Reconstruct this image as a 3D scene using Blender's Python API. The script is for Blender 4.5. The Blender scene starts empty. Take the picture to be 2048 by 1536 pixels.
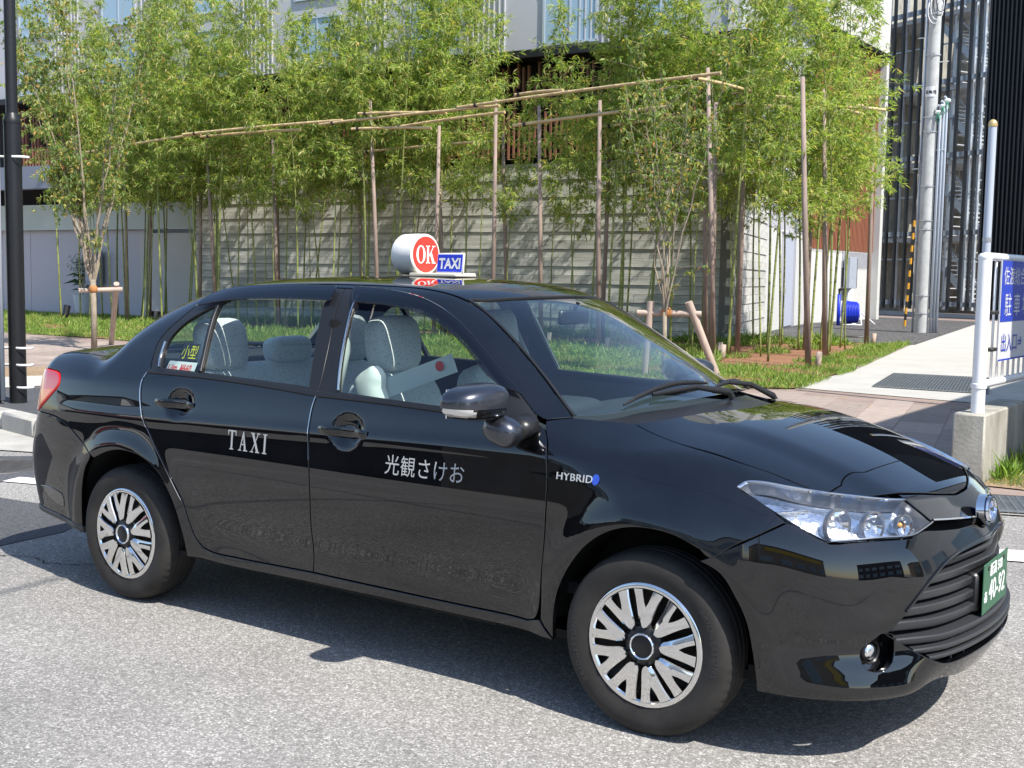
import bpy, math, random
import numpy as np
from mathutils import Vector, Matrix, geometry
random.seed(7); rng=np.random.default_rng(7)
sc=bpy.context.scene; COL=sc.collection
# ---------------------------------------------------------------- camera, world, sun, exposure
def cam_rot(yaw,pitch,roll):
    cy,sy,cp,sp=math.cos(yaw),math.sin(yaw),math.cos(pitch),math.sin(pitch)
    f=Vector((-sy*cp,cy*cp,sp)); r=Vector((cy,sy,0)); u=r.cross(f)
    cr,sr=math.cos(roll),math.sin(roll)
    return Matrix((r*cr+u*sr, -r*sr+u*cr, -f)).transposed()
cd=bpy.data.cameras.new('camera'); cam=bpy.data.objects.new('camera',cd); COL.objects.link(cam)
cam.matrix_world=Matrix.Translation((3.032,-4.081,1.463))@cam_rot(math.radians(34.761),math.radians(-5.244),math.radians(.888)).to_4x4()
cd.sensor_width=36; cd.lens=2358.4/2048*36; cd.clip_start=.05; cd.clip_end=2000; sc.camera=cam
SUN=Vector((.74,-.19,1.0)).normalized()          # towards the sun
w=bpy.data.worlds.new('World'); sc.world=w; w.use_nodes=True
nt=w.node_tree; bg=nt.nodes['Background']; sky=nt.nodes.new('ShaderNodeTexSky'); sky.sky_type='NISHITA'; sky.sun_disc=False
sky.sun_elevation=math.asin(SUN.z); sky.sun_rotation=math.atan2(SUN.x,SUN.y); sky.air_density=1.0; sky.dust_density=.6; sky.ozone_density=1.5
nt.links.new(sky.outputs[0],bg.inputs[0]); bg.inputs[1].default_value=.15
sd=bpy.data.lights.new('sun','SUN'); sd.energy=4.8; sd.angle=math.radians(.55); sd.color=(1,.955,.88)
so=bpy.data.objects.new('sun',sd); COL.objects.link(so); so.rotation_euler=SUN.to_track_quat('Z','Y').to_euler(); so.location=(0,0,30)
sc.view_settings.view_transform='Standard'; sc.view_settings.look='None'; sc.view_settings.gamma=1; sc.view_settings.use_curve_mapping=False
sc.view_settings.exposure=.72
sc.render.engine='CYCLES'; sc.cycles.max_bounces=10; sc.cycles.transparent_max_bounces=16; sc.cycles.glossy_bounces=5; sc.cycles.diffuse_bounces=3
sc.cycles.caustics_reflective=False; sc.cycles.caustics_refractive=False; sc.cycles.sample_clamp_indirect=6
# ---------------------------------------------------------------- materials
M={}
def mat(name,base=(.5,.5,.5),rough=.5,metal=0,coat=0,coatr=.03,spec=.5,noise=None,bump=None,emis=None,rand=0,trans=0,ior=1.45):
    """noise=(scale,amount,detail[,stretch]) varies the colour; bump=(scale,strength,dist)"""
    m=bpy.data.materials.new(name); m.use_nodes=True; n=m.node_tree; b=n.nodes['Principled BSDF']; M[name]=m
    b.inputs['Base Color'].default_value=(*base,1); b.inputs['Roughness'].default_value=rough; b.inputs['Metallic'].default_value=metal
    b.inputs['Coat Weight'].default_value=coat; b.inputs['Coat Roughness'].default_value=coatr; b.inputs['Specular IOR Level'].default_value=spec
    b.inputs['Transmission Weight'].default_value=trans; b.inputs['IOR'].default_value=ior
    if emis: b.inputs['Emission Color'].default_value=(*emis[0],1); b.inputs['Emission Strength'].default_value=emis[1]
    L=n.links.new
    tc=None
    if noise or bump: 
        tc=n.nodes.new('ShaderNodeTexCoord')
    src=None
    if noise:
        mp=n.nodes.new('ShaderNodeMapping'); st=noise[3] if len(noise)>3 else (1,1,1); mp.inputs['Scale'].default_value=st; L(tc.outputs['Object'],mp.inputs[0])
        t=n.nodes.new('ShaderNodeTexNoise'); t.inputs['Scale'].default_value=noise[0]; t.inputs['Detail'].default_value=noise[2]; t.inputs['Roughness'].default_value=.62; L(mp.outputs[0],t.inputs[0])
        r=n.nodes.new('ShaderNodeMapRange'); r.inputs['From Min'].default_value=.28; r.inputs['From Max'].default_value=.72; r.inputs['To Min'].default_value=1-noise[1]; r.inputs['To Max'].default_value=1+noise[1]; L(t.outputs[0],r.inputs[0]); src=r.outputs[0]
    if rand:
        oi=n.nodes.new('ShaderNodeObjectInfo'); r2=n.nodes.new('ShaderNodeMapRange'); r2.inputs['To Min'].default_value=1-rand; r2.inputs['To Max'].default_value=1+rand; L(oi.outputs['Random'],r2.inputs[0])
        if src: mm=n.nodes.new('ShaderNodeMath'); mm.operation='MULTIPLY'; L(src,mm.inputs[0]); L(r2.outputs[0],mm.inputs[1]); src=mm.outputs[0]
        else: src=r2.outputs[0]
    if src:
        v=n.nodes.new('ShaderNodeVectorMath'); v.operation='SCALE'; v.inputs[0].default_value=base; L(src,v.inputs['Scale']); L(v.outputs[0],b.inputs['Base Color'])
    if bump:
        t=n.nodes.new('ShaderNodeTexNoise'); t.inputs['Scale'].default_value=bump[0]; t.inputs['Detail'].default_value=6; L(tc.outputs['Object'],t.inputs[0])
        bp=n.nodes.new('ShaderNodeBump'); bp.inputs['Strength'].default_value=bump[1]; bp.inputs['Distance'].default_value=bump[2]; L(t.outputs[0],bp.inputs['Height']); L(bp.outputs[0],b.inputs['Normal'])
    return m
def glassmat(name,tint,ior=1.5,extra=0.0):
    m=bpy.data.materials.new(name); m.use_nodes=True; n=m.node_tree; n.nodes.clear(); L=n.links.new
    o=n.nodes.new('ShaderNodeOutputMaterial'); mx=n.nodes.new('ShaderNodeMixShader'); tr=n.nodes.new('ShaderNodeBsdfTransparent'); gl=n.nodes.new('ShaderNodeBsdfGlossy'); fr=n.nodes.new('ShaderNodeFresnel')
    ge=n.nodes.new('ShaderNodeNewGeometry'); mi=n.nodes.new('ShaderNodeMath'); mi.operation='MULTIPLY_ADD'; mi.inputs[1].default_value=1/ior-ior; mi.inputs[2].default_value=ior; L(ge.outputs['Backfacing'],mi.inputs[0]); L(mi.outputs[0],fr.inputs[0])
    tr.inputs[0].default_value=(*tint,1); gl.inputs['Roughness'].default_value=.0
    ad=n.nodes.new('ShaderNodeMath'); ad.operation='MULTIPLY_ADD'; ad.inputs[1].default_value=1.5; ad.inputs[2].default_value=extra; ad.use_clamp=True
    L(fr.outputs[0],ad.inputs[0]); L(ad.outputs[0],mx.inputs[0]); L(tr.outputs[0],mx.inputs[1]); L(gl.outputs[0],mx.inputs[2]); L(mx.outputs[0],o.inputs[0]); M[name]=m; return m
def leafmat(name,cols,tr=.45,rough=.5):
    """each leaf its own tint out of cols (ramp over a random value per leaf), part of the light passes through"""
    m=bpy.data.materials.new(name); m.use_nodes=True; n=m.node_tree; L=n.links.new; b=n.nodes['Principled BSDF']; o=n.nodes['Material Output']
    g=n.nodes.new('ShaderNodeNewGeometry'); cr=n.nodes.new('ShaderNodeValToRGB'); L(g.outputs['Random Per Island'],cr.inputs[0])
    e=cr.color_ramp.elements
    while len(e)<len(cols): e.new(.5)
    for i,(p,c) in enumerate(cols): e[i].position=p; e[i].color=(*c,1)
    L(cr.outputs[0],b.inputs['Base Color']); b.inputs['Roughness'].default_value=rough; b.inputs['Specular IOR Level'].default_value=.3
    t=n.nodes.new('ShaderNodeBsdfTranslucent'); v=n.nodes.new('ShaderNodeVectorMath'); v.operation='MULTIPLY'; v.inputs[1].default_value=(1.5,1.6,.6); L(cr.outputs[0],v.inputs[0]); L(v.outputs[0],t.inputs[0])
    mx=n.nodes.new('ShaderNodeMixShader'); mx.inputs[0].default_value=tr; L(b.outputs[0],mx.inputs[1]); L(t.outputs[0],mx.inputs[2]); L(mx.outputs[0],o.inputs[0]); M[name]=m; return m
# ---------------------------------------------------------------- objects
def link(name,me,parent=None,loc=None,rot=None):
    o=bpy.data.objects.new(name,me); COL.objects.link(o)
    if parent is not None: o.parent=parent
    if loc is not None: o.location=loc
    if rot is not None: o.rotation_euler=rot
    return o
def mesh(name,V,F,mats,smooth=False,sharp=None):
    me=bpy.data.meshes.new(name); me.from_pydata([tuple(map(float,v)) for v in V],[],F)
    for m in (mats if isinstance(mats,(list,tuple)) else [mats]): me.materials.append(M[m] if isinstance(m,str) else m)
    if smooth:
        me.polygons.foreach_set('use_smooth',[True]*len(me.polygons))
        if sharp: me.set_sharp_from_angle(angle=math.radians(sharp))
    me.update(); return me
def thing(name,label,cat,loc=(0,0,0),rz=0,group=None):
    o=bpy.data.objects.new(name,None); COL.objects.link(o); o.location=loc; o.rotation_euler=(0,0,rz); o.empty_display_size=.2
    o['label']=label; o['category']=cat
    if group: o['group']=group
    return o
def tag(o,label,cat,group=None):
    o['label']=label; o['category']=cat
    if group: o['group']=group
    return o
def struct(o): o['kind']='structure'; return o
def stuff(o): o['kind']='stuff'; return o
class B:
    """collects shapes into one mesh"""
    def __init__(s): s.V=[]; s.F=[]
    def add(s,V,F):
        k=len(s.V); s.V+= [tuple(v) for v in V]; s.F+=[tuple(i+k for i in f) for f in F]; return s
    def box(s,c,d,R=None,bev=0):
        x,y,z=[a/2 for a in d]; c=Vector(c)
        if bev:
            b=min(bev,x*.9,y*.9,z*.9); pts=[]
            V=[];idx={}
            for sx in(-1,1):
                for sy in(-1,1):
                    for sz in(-1,1):
                        for k in range(3):
                            v=[sx*x,sy*y,sz*z]
                            for j in range(3):
                                if j!=k: v[j]-= b*(sx,sy,sz)[j]
                            idx[(sx,sy,sz,k)]=len(V); V.append(v)
            F=[]
            for k in range(3):
                a,b2=[j for j in range(3) if j!=k]
                for sg in(-1,1):
                    q=[]
                    for (p,r) in((-1,-1),(1,-1),(1,1),(-1,1)):
                        t=[0,0,0]; t[k]=sg; t[a]=p; t[b2]=r; q.append(idx[(*t,k)])
                    if (sg==1)==(k==1): q=q[::-1]
                    F.append(q)
            for k in range(3):      # edges
                a,b2=[j for j in range(3) if j!=k]
                for p in(-1,1):
                    for r in(-1,1):
                        q=[]
                        for sg,(n1,n2) in ((-1,(a,b2)),(1,(b2,a))):
                            for nn in (n1,n2):
                                t=[0,0,0]; t[k]=sg;t[a]=p;t[b2]=r; q.append(idx[(*t,nn)])
                        if (p*r==1)==(k!=1): q=q[::-1]
                        F.append(q[::-1])
            for sx in(-1,1):
                for sy in(-1,1):
                    for sz in(-1,1):
                        q=[idx[(sx,sy,sz,k)] for k in range(3)]
                        if sx*sy*sz<0: q=q[::-1]
                        F.append(q)
        else:
            V=[(i*x,j*y,k*z) for i in(-1,1) for j in(-1,1) for k in(-1,1)]
            F=[(0,1,3,2),(4,6,7,5),(0,4,5,1),(2,3,7,6),(0,2,6,4),(1,5,7,3)]
        V=[Vector(v) for v in V]
        if R is not None: V=[R@v for v in V]
        return s.add([v+c for v in V],F)
    def tube(s,pts,rad,n=8,caps=True,up=None):
        pts=[Vector(p) for p in pts]; k=len(s.V); rs=rad if isinstance(rad,list) else [rad]*len(pts)
        for i,p in enumerate(pts):
            t=(pts[min(i+1,len(pts)-1)]-pts[max(i-1,0)]).normalized(); a=Vector((0,0,1)) if abs(t.z)<.9 else Vector((1,0,0))
            if up is not None: a=Vector(up)
            u=t.cross(a).normalized(); v=t.cross(u)
            r=rs[i]; rx,ry=(r if isinstance(r,tuple) else (r,r))
            s.V+=[tuple(p+u*(rx*math.cos(2*math.pi*j/n))+v*(ry*math.sin(2*math.pi*j/n))) for j in range(n)]
        for i in range(len(pts)-1):
            for j in range(n): s.F.append((k+i*n+j,k+i*n+(j+1)%n,k+(i+1)*n+(j+1)%n,k+(i+1)*n+j))
        if caps: s.F.append(tuple(k+j for j in range(n))[::-1]); s.F.append(tuple(k+(len(pts)-1)*n+j for j in range(n)))
        return s
    def lathe(s,prof,n=32,R=None,c=(0,0,0),a0=0,a1=2*math.pi):
        """prof: (r,h) pairs round local z"""
        k=len(s.V); c=Vector(c); full=abs(a1-a0-2*math.pi)<1e-6; N=n if full else n+1
        for r,h in prof:
            for j in range(N):
                a=a0+(a1-a0)*j/n; v=Vector((r*math.cos(a),r*math.sin(a),h))
                if R is not None: v=R@v
                s.V.append(tuple(v+c))
        for i in range(len(prof)-1):
            for j in range(n):
                j2=(j+1)%N; s.F.append((k+i*N+j,k+i*N+j2,k+(i+1)*N+j2,k+(i+1)*N+j))
        return s
    def prism(s,poly,z0,z1,R=None,c=(0,0,0)):
        k=len(s.V); n=len(poly); c=Vector(c)
        a=sum(poly[i][0]*poly[(i+1)%n][1]-poly[(i+1)%n][0]*poly[i][1] for i in range(n))
        if a<0: poly=poly[::-1]
        for z in(z0,z1):
            for p in poly:
                v=Vector((p[0],p[1],z)); v=R@v if R is not None else v; s.V.append(tuple(v+c))
        s.F.append(tuple(k+i for i in range(n))[::-1]); s.F.append(tuple(k+n+i for i in range(n)))
        for i in range(n): j=(i+1)%n; s.F.append((k+i,k+j,k+n+j,k+n+i))
        return s
    def quadgrid(s,G):
        k=len(s.V); a=len(G); b=len(G[0])
        for r in G: s.V+=[tuple(v) for v in r]
        for i in range(a-1):
            for j in range(b-1): s.F.append((k+i*b+j,k+i*b+j+1,k+(i+1)*b+j+1,k+(i+1)*b+j))
        return s
    def mesh(s,name,m,smooth=False,sharp=None): return mesh(name,s.V,s.F,m,smooth,sharp)
    def obj(s,name,m,parent=None,smooth=False,sharp=None,loc=None,rot=None): return link(name,s.mesh(name,m,smooth,sharp),parent,loc,rot)
def superell(c,d,e=.35,n=20,R=None,sub=None):
    """rounded box: superellipsoid"""
    V=[];F=[]; sg=lambda v,p: math.copysign(abs(v)**p,v)
    for i in range(n+1):
        t=-math.pi/2+math.pi*i/n
        for j in range(2*n):
            u=-math.pi+math.pi*j/n
            v=Vector((d[0]/2*sg(math.cos(t),e)*sg(math.cos(u),e),d[1]/2*sg(math.cos(t),e)*sg(math.sin(u),e),d[2]/2*sg(math.sin(t),e)))
            if sub: v=Vector(sub(v))
            if R is not None: v=R@v
            V.append(v+Vector(c))
    for i in range(n):
        for j in range(2*n): F.append((i*2*n+j,i*2*n+(j+1)%(2*n),(i+1)*2*n+(j+1)%(2*n),(i+1)*2*n+j))
    return V,F
RX=lambda a: Matrix.Rotation(a,3,'X'); RY=lambda a: Matrix.Rotation(a,3,'Y'); RZ=lambda a: Matrix.Rotation(a,3,'Z')
def text_tris(body,size,extrude=0,sx=1,spacing=1.0,bold=0.0,align='LEFT'):
    c=bpy.data.curves.new('tmp','FONT'); c.body=body; c.size=size; c.extrude=extrude; c.space_character=spacing; c.offset=bold; c.align_x=align; c.resolution_u=3
    o=bpy.data.objects.new('tmp',c); COL.objects.link(o); bpy.context.view_layer.update()
    me=o.to_mesh(); V=[(v.co.x*sx,v.co.y,v.co.z) for v in me.vertices]; F=[tuple(p.vertices) for p in me.polygons]
    o.to_mesh_clear(); bpy.data.objects.remove(o); bpy.data.curves.remove(c); return V,F
def copy_tree(o,loc=None,rz=None,label=None,scale=None):
    r=o.copy(); COL.objects.link(r)
    if loc is not None: r.location=loc
    if rz is not None: r.rotation_euler=(0,0,rz)
    if scale is not None: r.scale=(scale,)*3 if not isinstance(scale,tuple) else scale
    if label: r['label']=label
    for ch in KIDS.get(o.name,[]) or list(o.children):
        c=ch.copy(); COL.objects.link(c); c.parent=r; c.matrix_parent_inverse.identity()
        for g in list(ch.children):
            d=g.copy(); COL.objects.link(d); d.parent=c
    return r
KIDS={}
# serif capitals as stroke polygons on a 0..1 box (used for the lettering on the taxi)
def serif(ch):
    t=.17; h=.055
    if ch=='T': return .86,[[(.34,0),(.52,0),(.52,1),(.34,1)],[(.22,0),(.64,0),(.64,h),(.22,h)],[(0,1-h*1.3),(.86,1-h*1.3),(.86,1),(0,1)],[(0,.74),(.05,.74),(.12,1-h),(0,1-h)],[(.81,.74),(.86,.74),(.86,1-h),(.74,1-h)]]
    if ch=='A': return .95,[[(.12,0),(.20,0),(.50,.86),(.45,1)],[(.62,0),(.82,0),(.52,1),(.45,1),(.42,.90)],[(.24,.30),(.66,.30),(.66,.36),(.26,.36)],[(.0,0),(.32,0),(.32,h),(.0,h)],[(.52,0),(.95,0),(.95,h),(.52,h)]]
    if ch=='X': return .95,[[(.08,1),(.30,1),(.88,0),(.66,0)],[(.10,0),(.18,0),(.82,1),(.74,1)],[(0,1-h),(.40,1-h),(.40,1),(0,1)],[(.62,1-h),(.95,1-h),(.95,1),(.62,1)],[(0,0),(.34,0),(.34,h),(0,h)],[(.54,0),(.95,0),(.95,h),(.54,h)]]
    if ch=='I': return .44,[[(.13,0),(.31,0),(.31,1),(.13,1)],[(0,0),(.44,0),(.44,h),(0,h)],[(0,1-h),(.44,1-h),(.44,1),(0,1)]]
    if ch=='K': return .98,[[(.10,0),(.29,0),(.29,1),(.10,1)],[(0,0),(.40,0),(.40,h),(0,h)],[(0,1-h),(.40,1-h),(.40,1),(0,1)],[(.29,.36),(.29,.46),(.76,1),(.83,1)],[(.38,.55),(.52,.70),(.90,0),(.66,0)],[(.58,0),(.98,0),(.98,h),(.58,h)],[(.62,1-h),(.95,1-h),(.95,1),(.62,1)]]
    if ch=='O':
        n=36; q=[]
        for i in range(n):
            a=2*math.pi*i/n; b=2*math.pi*(i+1)/n
            O=lambda a:(.45+.45*math.cos(a),.5+.51*math.sin(a)); I=lambda a:(.45+.25*math.cos(a),.5+.45*math.sin(a))
            q.append([O(a),O(b),I(b),I(a)])
        return .92,q
def serif_text(s,size,cw=.8,gap=.10):
    V=[];F=[];x=0
    for ch in s:
        w_,ps=serif(ch)
        for p in ps:
            k=len(V); V+=[((x+a*cw)*size,b*size,0) for a,b in p]; F.append(tuple(range(k,k+len(p))))
        x+=w_*cw+gap
    return V,F
# ---------------------------------------------------------------- car body: one smooth function f(p)=0, panels are cut out of it
def spl(xs,ys):
    # natural-ish C2 cubic spline, linear extrapolation
    xs=np.array(xs,float); ys=np.array(ys,float); n=len(xs); h=np.diff(xs); A=np.zeros((n,n)); r=np.zeros(n); A[0,0]=A[-1,-1]=1
    for i in range(1,n-1):
        A[i,i-1]=h[i-1]; A[i,i]=2*(h[i-1]+h[i]); A[i,i+1]=h[i]; r[i]=6*((ys[i+1]-ys[i])/h[i]-(ys[i]-ys[i-1])/h[i-1])
    M=np.linalg.solve(A,r)
    def f(x):
        x=np.asarray(x,float); xc=np.clip(x,xs[0],xs[-1]); i=np.clip(np.searchsorted(xs,xc)-1,0,n-2); H=h[i]; a=xs[i+1]-xc; b=xc-xs[i]
        v=(M[i]*a**3+M[i+1]*b**3)/(6*H)+(ys[i]/H-M[i]*H/6)*a+(ys[i+1]/H-M[i+1]*H/6)*b
        s0=(ys[1]-ys[0])/h[0]-h[0]*M[1]/6; s1=(ys[-1]-ys[-2])/h[-1]+h[-1]*M[-2]/6
        return v+np.where(x<xs[0],(x-xs[0])*s0,0)+np.where(x>xs[-1],(x-xs[-1])*s1,0)
    return f
prof=spl([.12,.2,.3,.4,.5,.6,.7,.78,.86,.93,1.0,1.1,1.2,1.3,1.4,1.5],
         [.795,.81,.818,.826,.838,.8465,.8465,.838,.825,.808,.786,.742,.692,.636,.575,.51])
planL=spl([-2.3,-2.1,-1.9,-1.6,-1.3,-.8,0,.8,1.3,1.6,1.8,2.0,2.2],[.87,.91,.95,.985,.998,.997,1.,.998,.996,.98,.955,.91,.85])
planU=spl([-2.2,-1.9,-1.6,-1.2,-.8,-.2,.3,.6,.9,1.2,1.6],[.86,.89,.925,.965,.988,1.,.99,.97,.935,.90,.86])
zc=spl([-2.3,-2.12,-1.9,-1.74,-1.6,-1.3,-1.0,-.8,-.5,-.2,0,.2,.38,.55,.75,.95,1.12,1.25,1.4,1.6,1.8,1.95,2.05,2.12,2.2],
       [1.045,1.078,1.088,1.10,1.205,1.365,1.430,1.444,1.453,1.454,1.450,1.440,1.41,1.345,1.24,1.13,1.045,1.01,.982,.935,.87,.81,.765,.72,.66])
xfr=spl([.1,.18,.24,.3,.36,.42,.5,.6,.68,.74,.79,.85,.95],[2.05,2.115,2.155,2.185,2.19,2.180,2.170,2.152,2.130,2.108,2.083,2.03,1.9])
xre=spl([.15,.25,.35,.45,.55,.65,.75,.9,1.0,1.06,1.15],[2.12,2.17,2.21,2.235,2.24,2.22,2.19,2.165,2.15,2.13,2.08])
def sm(a,b,k): # smooth max
    h=np.maximum(k-np.abs(a-b),0)/k; return np.maximum(a,b)+h*h*k*.25
def sst(a,b,x): t=np.clip((x-a)/(b-a),0,1); return t*t*(3-2*t)
def ys(x,z):
    t=sst(.95,1.12,z); F=planL(x)*(1-t)+planU(x)*t
    # upper factor applied relative
    y=prof(z)*F
    # wheel-arch flares
    for cx,A in((1.3,.016),(-1.3,.02)):
        r=np.hypot(x-cx,(z-.31)); y=y+A*np.exp(-((r-.375)/.06)**2)*sst(.15,.3,z)
    # lower door scoop
    y=y-.012*np.exp(-((z-.36)/.09)**2)*sst(-.95,-.6,x)*(1-sst(.7,1.0,x))
    # hollows behind the door handles
    for cx,cz in((-.945,.903),(.017,.872)):
        q=((x-cx)/.070)**2+((z-cz)/.050)**2; y=y-.024*np.exp(-q**2*1.2)*(z<1)
    return y
def coff(x):
    return -.30+ .30*sst(-1.0,-.4,x)+.10*sst(-1.6,-1.9,x)*1+ .38*sst(-.2,.35,x)-.20*sst(1.15,1.5,x)
def ztop(x,Y):
    xx=x+coff(x)*Y*Y
    return zc(xx)-.11*Y*Y*(1-.4*sst(1.1,1.5,x)-.6*sst(-1.2,-1.9,x))-.10*Y**4*(1-.7*sst(-1.2,-1.9,x))
def xf(Y,z): return xfr(z)-.32*Y**2-.62*Y**6
def xr(Y,z): return -(xre(z)-.11*Y**2-.5*Y**8)
def f(p):
    x,y,z=p[...,0],p[...,1],p[...,2]; Y=np.sqrt(y*y+1e-6)
    a=Y-ys(x,z)
    k1=.05+.10*sst(1.0,1.4,x)*1+.02*sst(-1.5,-1.9,x)+.05*sst(1.1,1.3,z)
    b=(z-ztop(x,Y))*.85
    v=sm(a,b,k1)
    v=sm(v,(x-xf(Y,z))*.9,.09)
    v=sm(v,(xr(Y,z)-x)*.9,.07)
    # relief of the front bumper: hollow cheek, upright edge behind it, lower lip
    ph=np.arctan2(Y,np.maximum(x-1.0,1e-3)); on=sst(1.15,1.45,x)
    v=v+on*(.010*np.exp(-((ph-.64)/.20)**2-((z-.47)/.14)**2)-.012*np.exp(-((ph-.86-.25*(z-.4))/.055)**2-((z-.42)/.20)**2)
            +(.022*np.exp(-((z-.365)/.050)**2)-.036*np.exp(-((z-.240)/.045)**2))*sst(.34,.52,ph)*(1-sst(.58,.93,ph)))
    # bonnet: flat centre between two soft shoulders; door and wing crease
    v=v-.008*sst(.50,.36,Y)*sst(1.15,1.5,x)*sst(.74,.80,z)
    v=v-.0045*np.exp(-((z-.845-.03*np.sin((x+.3)*.9))/.028)**2)*sst(-2.0,-1.6,x)*(1-sst(.9,1.35,x))
    return v
def grad(p,e=1e-3):
    g=np.stack([f(p+e*np.eye(3)[i])-f(p-e*np.eye(3)[i]) for i in range(3)],-1); return g/np.linalg.norm(g,axis=-1,keepdims=True)
YA,ZA=.3,.6
DOM={'S':dict(sc=(1,.55),o=lambda q:(q[:,0],-YA+0*q[:,0],ZA+0*q[:,0]),d=lambda q:(0*q[:,0],-np.cos(q[:,1]),np.sin(q[:,1])),t=(0,1.3)),
     'T':dict(sc=(1,1),o=lambda q:(q[:,0],q[:,1],.55+0*q[:,0]),d=lambda q:(0*q[:,0],0*q[:,0],1+0*q[:,0]),t=(0,1.2)),
     'Y':dict(sc=(1,1),o=lambda q:(q[:,0],0*q[:,0],q[:,1]),d=lambda q:(0*q[:,0],-1+0*q[:,0],0*q[:,0]),t=(0,1.3)),
     'F':dict(sc=(1.05,1),o=lambda q:(1+0*q[:,0],0*q[:,0],q[:,1]),d=lambda q:(np.cos(q[:,0]),-np.sin(q[:,0]),0*q[:,0]),t=(0,1.6)),
     'R':dict(sc=(1.1,1),o=lambda q:(-1+0*q[:,0],0*q[:,0],q[:,1]),d=lambda q:(-np.cos(q[:,0]),-np.sin(q[:,0]),0*q[:,0]),t=(0,1.6))}
def onbody(dom,q):
    D=DOM[dom]; q=np.asarray(q,float).reshape(-1,2); o=np.stack(D['o'](q),-1); d=np.stack(D['d'](q),-1); lo=np.full(len(q),D['t'][0],float); hi=np.full(len(q),D['t'][1],float)
    for _ in range(26):
        m=(lo+hi)/2; v=f(o+d*m[:,None]); lo=np.where(v<0,m,lo); hi=np.where(v<0,hi,m)
    return o+d*lo[:,None]
def toS(p): p=np.atleast_2d(np.asarray(p,float)); return [(a[0],math.atan2(a[2]-ZA,abs(a[1])-YA)) for a in p]
def cr(pts,sc_,step):
    P_=np.array(pts,float)*sc_; n=len(P_)
    if n<3: 
        L_=np.linalg.norm(P_[-1]-P_[0]); k=max(1,int(L_/step)); return np.array([P_[0]+(P_[1]-P_[0])*i/k for i in range(k+1)])/sc_
    E_=np.vstack([2*P_[0]-P_[1],P_,2*P_[-1]-P_[-2]]); out=[]
    for i in range(n-1):
        a,b,c,d=E_[i:i+4]; L_=np.linalg.norm(c-b)
        if L_<1e-6: continue
        k=max(1,int(round(L_/step))); t1=max(np.linalg.norm(b-a),1e-4)**.5; t2=L_**.5; t3=max(np.linalg.norm(d-c),1e-4)**.5
        m1=(b-a)/t1-(c-a)/(t1+t2)+(c-b)/t2; m2=(c-b)/t2-(d-b)/(t2+t3)+(d-c)/t3; m1*=t2; m2*=t2
        for j in range(k):
            t=j/k; out.append((2*t**3-3*t*t+1)*b+(t**3-2*t*t+t)*m1+(-2*t**3+3*t*t)*c+(t**3-t*t)*m2)
    out.append(P_[-1]); return np.array(out)/sc_
def ring(chains,sc_,step):
    out=[]
    for c in chains:
        q=cr(c,sc_,step)
        for p in q:
            if not out or np.linalg.norm((p-out[-1])*sc_)>step*.15: out.append(p)
    if np.linalg.norm((out[0]-out[-1])*sc_)<step*.3: out.pop()
    a=np.array(out); s=a*sc_; A=np.sum(s[:,0]*np.roll(s[:,1],-1)-np.roll(s[:,0],-1)*s[:,1])
    return a if A>0 else a[::-1]
def inset(a,sc_,d):
    s=a*sc_; t1=s-np.roll(s,1,0); t2=np.roll(s,-1,0)-s
    t1/=np.linalg.norm(t1,axis=1,keepdims=True)+1e-9; t2/=np.linalg.norm(t2,axis=1,keepdims=True)+1e-9
    n1=np.stack([-t1[:,1],t1[:,0]],-1); n2=np.stack([-t2[:,1],t2[:,0]],-1); n=n1+n2; L_=np.linalg.norm(n,axis=1,keepdims=True); n=n/np.maximum(L_,.6)**1*1.0
    k=np.clip(2/np.maximum(L_,.8)**1,1,1.6); n/=np.linalg.norm(n,axis=1,keepdims=True)+1e-9
    return (s+n*d*k)/sc_
def pip(q,poly):
    x,y=q[:,0],q[:,1]; c=np.zeros(len(q),bool); n=len(poly)
    for i in range(n):
        x1,y1=poly[i]; x2,y2=poly[(i+1)%n]
        if y1==y2: continue
        cc=((y1>y)!=(y2>y))&(x<(x2-x1)*(y-y1)/(y2-y1)+x1); c^=cc
    return c
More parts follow.
